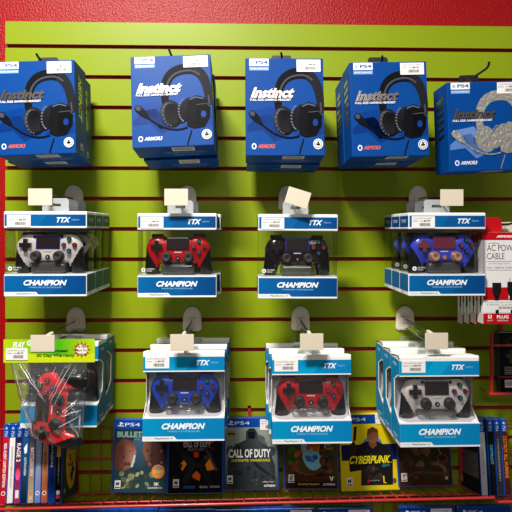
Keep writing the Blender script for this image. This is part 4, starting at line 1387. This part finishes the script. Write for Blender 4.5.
def art_ops(f):
    f.rect(0, 0, 1, 1, rgb(24, 20, 22), 1, rgb(16, 14, 18))
    O = [rgb(226, 96, 22), rgb(214, 70, 16), rgb(236, 140, 40)]
    f.poly([(0.18, 0.14), (0.36, 0.14), (0.40, 0.28), (0.30, 0.36), (0.22, 0.26)][::-1], O[0], 2)
    f.poly([(0.72, 0.14), (0.88, 0.14), (0.84, 0.30), (0.76, 0.34)][::-1], O[1], 2)
    f.poly([(0.20, 0.62), (0.34, 0.50), (0.38, 0.56), (0.26, 0.70)][::-1], O[2], 2)
    f.poly([(0.66, 0.56), (0.74, 0.50), (0.88, 0.68), (0.72, 0.70)][::-1], O[2], 2)
    f.poly([(0.42, 0.78), (0.52, 0.70), (0.60, 0.76), (0.58, 0.84)][::-1], O[0], 2)
    f.strip([(0.10, 0.30), (0.45, 0.62), (0.30, 0.86)], [0.10, 0.16, 0.1], rgb(36, 34, 38), 4)
    f.strip([(0.62, 0.28), (0.90, 0.70)], [0.03, 0.05], rgb(70, 66, 64), 5)
    f.strip([(0.94, 0.30), (0.60, 0.62), (0.80, 0.92)], [0.08, 0.14, 0.08], rgb(30, 28, 32), 3)
    blobs(f, 14, 9, [rgb(60, 44, 38), rgb(40, 36, 40), rgb(90, 60, 44)], 0.05, 0.3, 0.95, 0.85, 0.02, 0.05, l0=3)
    f.text('CALL OF DUTY', 0.27, 0.30, 0.78, 0.375, rgb(205, 205, 205), 6, bold=0.03)
    f.text('BLACK OPS', 0.36, 0.385, 0.66, 0.42, rgb(170, 165, 165), 6)
    f.rect(0.47, 0.44, 0.56, 0.51, rgb(225, 60, 24), 6)
    f.rect(0.28, 0.90, 0.50, 0.94, rgb(40, 74, 130), 6)
    f.text('TREYARCH', 0.58, 0.905, 0.73, 0.935, WHITE, 6); f.text('ACTIVISION', 0.77, 0.905, 0.95, 0.93, WHITE, 6)
    rating(f, 0.09, 0.81)
    header(f)
def art_space(f):
    f.rect(0, 0, 1, 1, rgb(150, 160, 152), 1, rgb(40, 56, 66))
    blobs(f, 22, 12, [rgb(140, 146, 136), rgb(84, 94, 92), rgb(60, 70, 74)], 0.0, 0.14, 1.0, 0.6, 0.05, 0.14, l0=1.2)
    # a plain armoured bust
    f.poly([(0.40, 0.30), (0.40, 0.19), (0.47, 0.14), (0.56, 0.14), (0.62, 0.20), (0.62, 0.31), (0.82, 0.40), (0.95, 0.66), (0.96, 0.99), (0.06, 0.99), (0.05, 0.60), (0.18, 0.38)][::-1], [rgb(44, 50, 52)] * 6 + [rgb(66, 72, 72)] * 2 + [rgb(22, 34, 44)] * 2 + [rgb(54, 60, 62)] * 2, 3)
    f.poly([(0.44, 0.19), (0.58, 0.19), (0.57, 0.29), (0.45, 0.29)][::-1], rgb(16, 22, 28), 4)
    f.strip([(0.20, 0.36), (0.66, 0.70), (0.97, 0.86)], [0.03, 0.06, 0.02], rgb(26, 30, 34), 4)
    blobs(f, 18, 4, [rgb(30, 40, 46), rgb(70, 78, 78), rgb(50, 60, 62)], 0.08, 0.6, 0.92, 0.98, 0.02, 0.06, l0=4)
    f.text('CALL OF DUTY', 0.07, 0.435, 0.87, 0.555, rgb(225, 226, 226), 7, bold=0.03)
    f.text('INFINITE WARFARE', 0.13, 0.575, 0.86, 0.612, rgb(205, 190, 50), 7, bold=0.02)
    f.ell(0.12, 0.215, 0.085, 0.06, rgb(150, 130, 60), 5); f.rect(0.05, 0.205, 0.19, 0.228, rgb(30, 30, 30), 6)
    f.text('infinity ward', 0.72, 0.885, 0.93, 0.91, WHITE, 7); f.text('ACTIVISION', 0.74, 0.935, 0.95, 0.965, WHITE, 7, bold=0.03)
    rating(f, 0.04, 0.80)
    header(f)
def art_jungle(f):
    f.rect(0, 0, 1, 1, rgb(70, 84, 44), 1, rgb(78, 46, 30))
    f.ell(0.55, 0.42, 0.24, 0.42, rgb(150, 200, 220), 2, rgb(120, 180, 200))
    blobs(f, 26, 21, [rgb(80, 120, 40), rgb(60, 90, 40), rgb(140, 60, 34), rgb(100, 60, 36), rgb(180, 110, 50)], 0.02, 0.12, 0.36, 0.8, 0.03, 0.09)
    blobs(f, 20, 22, [rgb(84, 40, 40), rgb(56, 34, 38), rgb(110, 60, 44), rgb(60, 70, 40)], 0.60, 0.12, 0.98, 0.8, 0.03, 0.09)
    blobs(f, 10, 23, [rgb(206, 112, 36), rgb(186, 84, 26)], 0.36, 0.22, 0.68, 0.52, 0.03, 0.08, l0=4)
    blobs(f, 5, 24, [rgb(40, 90, 170), rgb(60, 110, 190)], 0.38, 0.50, 0.66, 0.66, 0.04, 0.06, l0=5)
    f.poly([(0.18, 0.76), (0.45, 0.82), (0.75, 0.77), (0.90, 0.80), (0.92, 0.90), (0.2, 0.90)][::-1], rgb(70, 40, 28), 6)
    f.strip(bez((0.20, 0.75), (0.4, 0.86), (0.7, 0.84), (0.90, 0.74)), 0.07, rgb(120, 72, 44), 6)
    f.text('3', 0.80, 0.30, 0.88, 0.40, rgb(236, 160, 40), 6, bold=0.06)
    f.text('GAMES', 0.76, 0.42, 0.92, 0.46, rgb(220, 150, 60), 6, bold=0.02)
    f.rect(0.02, 0.90, 0.98, 0.99, rgb(40, 24, 22), 5)
    f.text('BUNDLE TRILOGY', 0.26, 0.925, 0.66, 0.948, rgb(225, 190, 60), 7, bold=0.02)
    f.text('ACTIVISION', 0.72, 0.925, 0.95, 0.955, WHITE, 7, bold=0.03)
    f.poly([(0.84, 0.83), (0.87, 0.83), (0.885, 0.87), (0.90, 0.83), (0.93, 0.83), (0.89, 0.895), (0.88, 0.895)][::-1], WHITE, 7)
    rating(f, 0.07, 0.80, 'E')
    header(f)
def art_yellow(f):
    Y = rgb(228, 208, 22)
    f.rect(0, 0, 1, 1, Y, 1, rgb(214, 192, 18))
    f.rect(0, 0.40, 1, 0.61, rgb(20, 30, 74), 2)
    # plain dark figure shape: torso, raised arm, round head
    D = rgb(26, 24, 28)
    f.poly([(0.20, 0.62), (0.28, 0.42), (0.46, 0.36), (0.66, 0.36), (0.84, 0.44), (0.92, 0.62), (0.90, 0.94), (0.33, 0.94), (0.34, 0.74), (0.14, 0.76), (0.12, 0.56)][::-1], [rgb(40, 32, 32)] * 4 + [D] * 7, 4)
    f.ell(0.57, 0.385, 0.17, 0.11, rgb(70, 130, 180), 3)
    f.poly([(0.12, 0.60), (0.21, 0.62), (0.29, 0.44), (0.24, 0.36), (0.17, 0.38)], rgb(50, 34, 34), 5)
    f.poly([(0.245, 0.16), (0.30, 0.16), (0.27, 0.34), (0.22, 0.36)][::-1], rgb(26, 24, 26), 6)
    f.poly([(0.50, 0.30), (0.64, 0.30), (0.64, 0.42), (0.56, 0.46), (0.50, 0.40)][::-1], rgb(128, 76, 50), 5)
    f.ell(0.58, 0.29, 0.105, 0.125, rgb(104, 60, 40), 5.5, rgb(150, 96, 66))
    f.poly([(0.475, 0.27), (0.49, 0.20), (0.58, 0.165), (0.67, 0.20), (0.685, 0.25), (0.58, 0.235)][::-1], rgb(92, 50, 30), 6)
    blobs(f, 14, 31, [rgb(60, 46, 40), rgb(44, 38, 40), rgb(76, 60, 48)], 0.36, 0.45, 0.88, 0.9, 0.03, 0.07, l0=5)
    f.text('CYBERPUNK', 0.14, 0.55, 0.88, 0.655, rgb(240, 226, 30), 8, shear=0.4, bold=0.02)
    f.strip([(0.12, 0.635), (0.50, 0.60), (0.90, 0.645)], [0.005, 0.012, 0.005], rgb(240, 226, 30), 8)
    f.text('2077', 0.72, 0.67, 0.86, 0.70, rgb(70, 160, 180), 8)
    f.rect(0.45, 0.865, 0.475, 0.905, rgb(210, 30, 30), 8); f.text('CD PROJEKT RED', 0.49, 0.872, 0.66, 0.888, rgb(200, 200, 200), 8)
    f.ell(0.93, 0.885, 0.035, 0.045, rgb(90, 84, 30), 8); f.strip([(0.74, 0.82), (0.74, 0.91), (0.78, 0.91)], 0.02, Y, 8)
    f.ell(0.13, 0.20, 0.035, 0.055, rgb(150, 132, 20), 3)
    rating(f, 0.07, 0.83)
    header(f)
def art_battle(f):
    f.rect(0, 0, 1, 1, rgb(70, 56, 40), 1, rgb(60, 34, 24))
    blobs(f, 60, 41, [rgb(84, 66, 44), rgb(58, 50, 38), rgb(110, 76, 52), rgb(66, 36, 26), rgb(128, 92, 62), rgb(48, 60, 36)], 0.0, 0.12, 1.0, 0.98, 0.04, 0.12, l0=2)
    f.strip([(0.70, 0.34), (0.84, 0.60)], 0.015, rgb(170, 150, 120), 6)
    f.ell(0.84, 0.62, 0.11, 0.07, rgb(120, 78, 56), 6, rgb(60, 34, 28)); f.ell(0.84, 0.61, 0.07, 0.04, rgb(52, 30, 26), 7)
    f.strip(bez((0.05, 0.92), (0.3, 0.76), (0.6, 0.82), (0.95, 0.86)), 0.05, rgb(92, 52, 38), 6)
    f.ell(0.90, 0.90, 0.03, 0.03, rgb(190, 180, 160), 7)
    rating(f, 0.04, 0.82, 'T')
    header(f)
def art_mask(f):
    f.rect(0, 0, 1, 1, rgb(60, 76, 56), 1, rgb(48, 62, 54))
    blobs(f, 16, 51, [rgb(54, 70, 44), rgb(36, 48, 36), rgb(70, 70, 50)], 0.02, 0.12, 0.98, 0.96, 0.05, 0.12, l0=1.2)
    f.ell(0.44, 0.52, 0.27, 0.50, rgb(240, 200, 60), 3, rgb(220, 170, 50))
    blobs(f, 26, 57, [rgb(226, 196, 90), rgb(80, 62, 40), rgb(210, 200, 170), rgb(150, 60, 40)], 0.22, 0.28, 0.66, 0.84, 0.03, 0.07, l0=4)
    f.text('3', 0.86, 0.84, 0.93, 0.91, WHITE, 5, bold=0.03); f.text('2K', 0.08, 0.86, 0.16, 0.91, WHITE, 5)
    header(f)
def art_plain(a, b, seed):
    def g(f):
        f.rect(0, 0, 1, 1, a, 1, b)
        blobs(f, 10, seed, [tuple(min(1, q * 1.4) for q in a[:3]) + (1,), b], 0.05, 0.15, 0.95, 0.95, 0.05, 0.15)
        header(f)
    return g
def back_plain(f):
    f.rect(0, 0, 1, 1, rgb(40, 38, 44), 1)
    f.rect(0.06, 0.46, 0.96, 0.80, rgb(120, 118, 118), 2)
    f.rect(0.06, 0.08, 0.50, 0.26, rgb(90, 56, 52), 2); f.rect(0.54, 0.08, 0.95, 0.26, rgb(70, 74, 90), 2)
    for q in range(9):
        f.rect(0.10, 0.48 + q * 0.034, 0.90 - 0.1 * (q % 3), 0.488 + q * 0.034, rgb(60, 60, 64), 3)
    f.rect(0.10, 0.84, 0.3, 0.94, rgb(200, 200, 200), 3)
def back_dark(f):
    f.rect(0, 0, 1, 1, rgb(24, 30, 28), 1, rgb(16, 18, 20))
    f.text('EXPLORE AN OPEN WORLD', 0.2, 0.20, 0.8, 0.225, rgb(190, 200, 196), 3)
    blobs(f, 14, 61, [rgb(60, 74, 64), rgb(84, 74, 58), rgb(40, 50, 50)], 0.05, 0.06, 0.95, 0.18, 0.03, 0.06, l0=2)
    blobs(f, 14, 62, [rgb(60, 74, 64), rgb(84, 74, 58), rgb(40, 50, 50)], 0.05, 0.28, 0.95, 0.55, 0.03, 0.08, l0=2)
    for q in range(5):
        f.rect(0.10, 0.58 + q * 0.028, 0.90 - 0.12 * (q % 2), 0.59 + q * 0.028, rgb(150, 156, 154), 3)
    f.rect(0.0, 0.74, 1, 0.76, rgb(180, 40, 50), 3)
    f.rect(0.10, 0.80, 0.46, 0.93, rgb(215, 215, 212), 3)
    for q in range(14):
        f.rect(0.12 + q * 0.023, 0.82, 0.13 + q * 0.023, 0.90, BLK, 4)

def make_case(front, spine=None, back=None, shell=None, t=CT):
    root = empty('game_case')
    x = CW / 2
    mb = MB()
    sh = shell or M_case
    mb.rbox(-x, x, 0, t, 0, CH, sh, 0.0022, seg=2)
    mb.build('case_shell', root)
    mb = MB()
    fx = 0.003
    f = Face(mb, (-x + fx, -0.0001, CH - 0.003), (CW - 2 * fx, 0, 0), (0, 0, -CH + 0.0055), M_gloss)
    f.rect(0, 0, 1, 1, rgb(30, 30, 30), 0)
    front(f)
    if spine:
        bg, bg2, txt, tc, extra = spine
        f = Face(mb, (-x - 0.0001, t - 0.0012, CH - 0.003), (0, -t + 0.0024, 0), (0, 0, -CH + 0.0055), M_gloss)
        f.rect(0, 0.165, 1, 1, bg, 1, bg2)
        f.rect(0, 0, 1, 0.165, PSB, 1)
        ps_mark(f, 0.42, 0.025, 0.40, rgb(225, 230, 240))
        f.text('PS4', 0.22, 0.08, 0.78, 0.15, rgb(200, 215, 235), 3, rot=90)
        if txt:
            f.text(txt[0], txt[1], txt[2], txt[3], txt[4], tc, 3, bold=0.015, rot=90)
        if extra:
            extra(f)
    if back:
        f = Face(mb, (x - fx, t + 0.0001, CH - 0.003), (-CW + 2 * fx, 0, 0), (0, 0, -CH + 0.0055), M_gloss)
        back(f)
    mb.build('cover_sheet', root)
    return root

def front_case(px, py, t, art, label, lean=-9.0, ry=0.0, shell=None, scale=1.0, price=None):
    c = make_case(art, shell=shell)
    place(c, P(px, py, t), lean, ry, 0)
    c.scale = (scale,) * 3
    tag(c, label, 'game case', 'game cases on the red shelf')
    if price:
        sticker(c, *price, -0.0012)
    return c
front_case(138.5, 493.0, 0.052, art_shooter, 'dark teal game case with two brown masses and an orange badge, leftmost facing out', ry=0.8)
front_case(195.0, 494.0, 0.064, art_ops, 'black and orange game case leaning below the blue controller carton')
front_case(251.3, 490.5, 0.044, art_space, 'grey green game case with armoured figure and white price label', price=(0.022, 0.062, 0.140, 0.166))
front_case(311.3, 489.8, 0.056, art_jungle, 'green and brown jungle game case below the lower red controller carton', ry=0.6)
front_case(371.0, 491.0, 0.056, art_yellow, 'bright yellow game case with dark figure and yellow lettering', shell=M_casey, price=(0.018, 0.055, 0.146, 0.168), ry=-0.8, scale=1.06)
front_case(426.0, 486.6, 0.058, art_battle, 'muddy brown game case below the lower white controller carton', ry=-0.5)

# left group, spines outwards, alphabetical titles
def ratingstripe(c):
    return lambda f: (f.ell(0.5, 0.88, 0.36, 0.36, WHITE, 3), f.ell(0.5, 0.88, 0.26, 0.26, c, 4))
spines = [
    ((rgb(190, 22, 30), rgb(176, 20, 28), ('RED ALERT LIMITED EDITION', 0.25, 0.24, 0.75, 0.80), WHITE, ratingstripe(rgb(190, 22, 30))), 'red spined game case with white lettering, first in the left row'),
    ((rgb(226, 224, 216), rgb(214, 212, 204), ('SQUADRON COMPLETE LEGACY', 0.35, 0.28, 0.72, 0.82), rgb(120, 120, 110), None), 'white spined game case with faint grey lettering in the left row'),
    ((rgb(26, 28, 44), rgb(150, 40, 90), ('RAGE 2', 0.15, 0.24, 0.85, 0.48), WHITE, lambda f: (f.ell(0.5, 0.64, 0.42, 1.0, rgb(216, 40, 80), 2, rgb(230, 90, 150)), f.rect(0.2, 0.84, 0.8, 0.94, rgb(210, 210, 215), 3))), 'dark spined game case with white scrawled title and pink splash'),
    ((rgb(30, 84, 120), rgb(12, 24, 38), ('ASTRONEER', 0.35, 0.42, 0.75, 0.66), rgb(180, 220, 235), lambda f: f.poly([(0.2, 0.30), (0.8, 0.24), (0.8, 0.36), (0.4, 0.38)][::-1], WHITE, 3)), 'teal to black spined game case with a white emblem'),
    ((rgb(60, 62, 70), rgb(170, 150, 120), ('BATTLEBORN', 0.25, 0.30, 0.85, 0.66), rgb(226, 200, 196), lambda f: f.ell(0.5, 0.92, 0.3, 0.5, rgb(200, 60, 50), 2, rgb(200, 190, 170))), 'grey to tan spined game case with reddish white lettering'),
    ((rgb(150, 168, 196), rgb(96, 110, 160), ('BATTLEFLEET GOTHIC', 0.35, 0.22, 0.75, 0.58), rgb(200, 208, 226), ratingstripe(rgb(110, 120, 160))), 'pale blue grey spined game case in the left row'),
    ((rgb(206, 150, 100), rgb(160, 70, 30), ('BATTLEFIELD', 0.25, 0.36, 0.75, 0.60), rgb(40, 24, 20), ratingstripe(rgb(150, 60, 26))), 'orange brown spined game case with dark title box'),
    ((rgb(14, 16, 26), rgb(20, 46, 110), ('BATTLEZONE', 0.3, 0.26, 0.7, 0.56), rgb(190, 196, 205), None), 'black and dark blue spined game case with pale lettering'),
    ((rgb(16, 16, 18), rgb(14, 14, 16), ('BORDERLANDS', 0.4, 0.42, 0.62, 0.76), rgb(150, 150, 150), lambda f: (f.rect(0.15, 0.12, 0.85, 0.42, rgb(214, 160, 30), 2), f.rect(0.2, 0.85, 0.8, 0.9, WHITE, 3), f.rect(0.2, 0.9, 0.8, 0.95, rgb(200, 40, 40), 3))), 'black spined game case with yellow top block, its mask-like cover facing the gap'),
]
TL = 0.118
ANG = -R(0.0) - SL
def spine_case(xc, label, sp, front=None, back=None, group='game cases in the left row', t=0.0152, yaw=0.0, tt=TL, roll=-4.3):
    c = make_case(front or art_plain(sp[0], sp[1], 3), sp, back, t=t)
    Rm = Matrix.Rotation(R(roll), 3, 'Y') @ Matrix.Rotation(ANG, 3, 'X') @ Matrix.Rotation(R(90 + yaw), 3, 'Z')
    # local spine (-x) turns to the viewer; local y runs to world -x
    c.rotation_euler = Rm.to_euler()
    z = shelf_z(tt) + 0.0030
    c.location = V((xc, -tt, z)) - Rm @ V((-CW / 2, t / 2, 0))
    tag(c, label, 'game case', group)
    return c
x_a = P(-0.8, 504.5, TL).x
x_b = P(61.2, 504.5, TL).x
step_ = (x_b - x_a) / 9
for i, (sp, lb) in enumerate(spines):
    spine_case(x_a + step_ * (i + 0.5), lb, sp, front=art_mask if i == 8 else None, t=step_ * 0.97)
rsp = [
    ((rgb(196, 196, 200), rgb(186, 186, 190), ('DESTINY 2', 0.38, 0.42, 0.68, 0.72), rgb(120, 120, 124), None), 'white spined game case with spaced grey title, first in the right row', 481.2, 488.8),
    ((rgb(22, 24, 28), rgb(18, 20, 24), ('DETROIT', 0.3, 0.34, 0.75, 0.60), rgb(90, 170, 200), None), 'black spined game case with light blue title in the right row', 490.3, 497.6),
    ((rgb(58, 56, 58), rgb(44, 42, 44), ('DISHONORED', 0.38, 0.26, 0.66, 0.82), rgb(150, 150, 150), None), 'dark grey spined game case with thin grey title in the right row', 497.8, 504.3),
    ((rgb(70, 30, 20), rgb(54, 26, 22), ('DESTROY ALL HUMANS', 0.2, 0.22, 0.85, 0.78), rgb(226, 120, 20), None), 'brown spined game case with orange title at the right edge', 504.8, 511.8),
]
for sp, lb, a, b in rsp:
    tt = TL - 0.01
    xa_, xb_ = P(a, 495, tt).x, P(b, 495, tt).x
    spine_case((xa_ + xb_) / 2, lb, sp, back=back_plain if 'first' in lb else None, group='game cases in the right row', t=min(0.0165, (xb_ - xa_) * 0.98), tt=tt, roll=4.2)

# case held in the right rack
c = make_case(back_dark, shell=mat('dark_case_plastic', rgb(34, 36, 40), 0.3, coat=0.4))
place(c, P(524, 392.5, 0.034), -3, 0, 0)
c.scale = (0.93, 1, 0.88)
tag(c, 'dark game case back with barcode standing in the red wire rack', 'game case')

# tops of the cases on the shelf below
low = [(130, rgb(20, 40, 80), 'case top under the shelf below the dark teal case', 508.5), (187, rgb(20, 30, 60), 'case top under the shelf below the black and orange case', 508.8),
       (345, rgb(150, 160, 170), 'case top with white label under the shelf below the yellow case', 507.6), (287, rgb(20, 50, 110), 'blue case top under the shelf below the jungle case', 508.0),
       (427, rgb(30, 60, 120), 'blue case top with pale label under the shelf at the lower right', 506.6), (78, rgb(20, 40, 80), 'case top under the shelf near the left row of cases', 509.5),
       (238, rgb(20, 30, 60), 'case top under the shelf below the grey green case', 509.0), (484, rgb(16, 36, 90), 'rightmost blue case top under the shelf below the right row', 506.0)]
for px, colr, lb, py in low:
    c = make_case(art_plain(colr, rgb(20, 24, 40), px))
    top = P(px, py, 0.052)
    c.rotation_euler = (R(-9), 0, 0)
    c.location = top - (Matrix.Rotation(R(-9), 3, 'X') @ V((0, 0, CH)))
    tag(c, lb, 'game case', 'case tops on the shelf below')
    if px in (345, 427, 287):
        sticker(c, 0.008, 0.060, 0.146, 0.166, -0.0012)
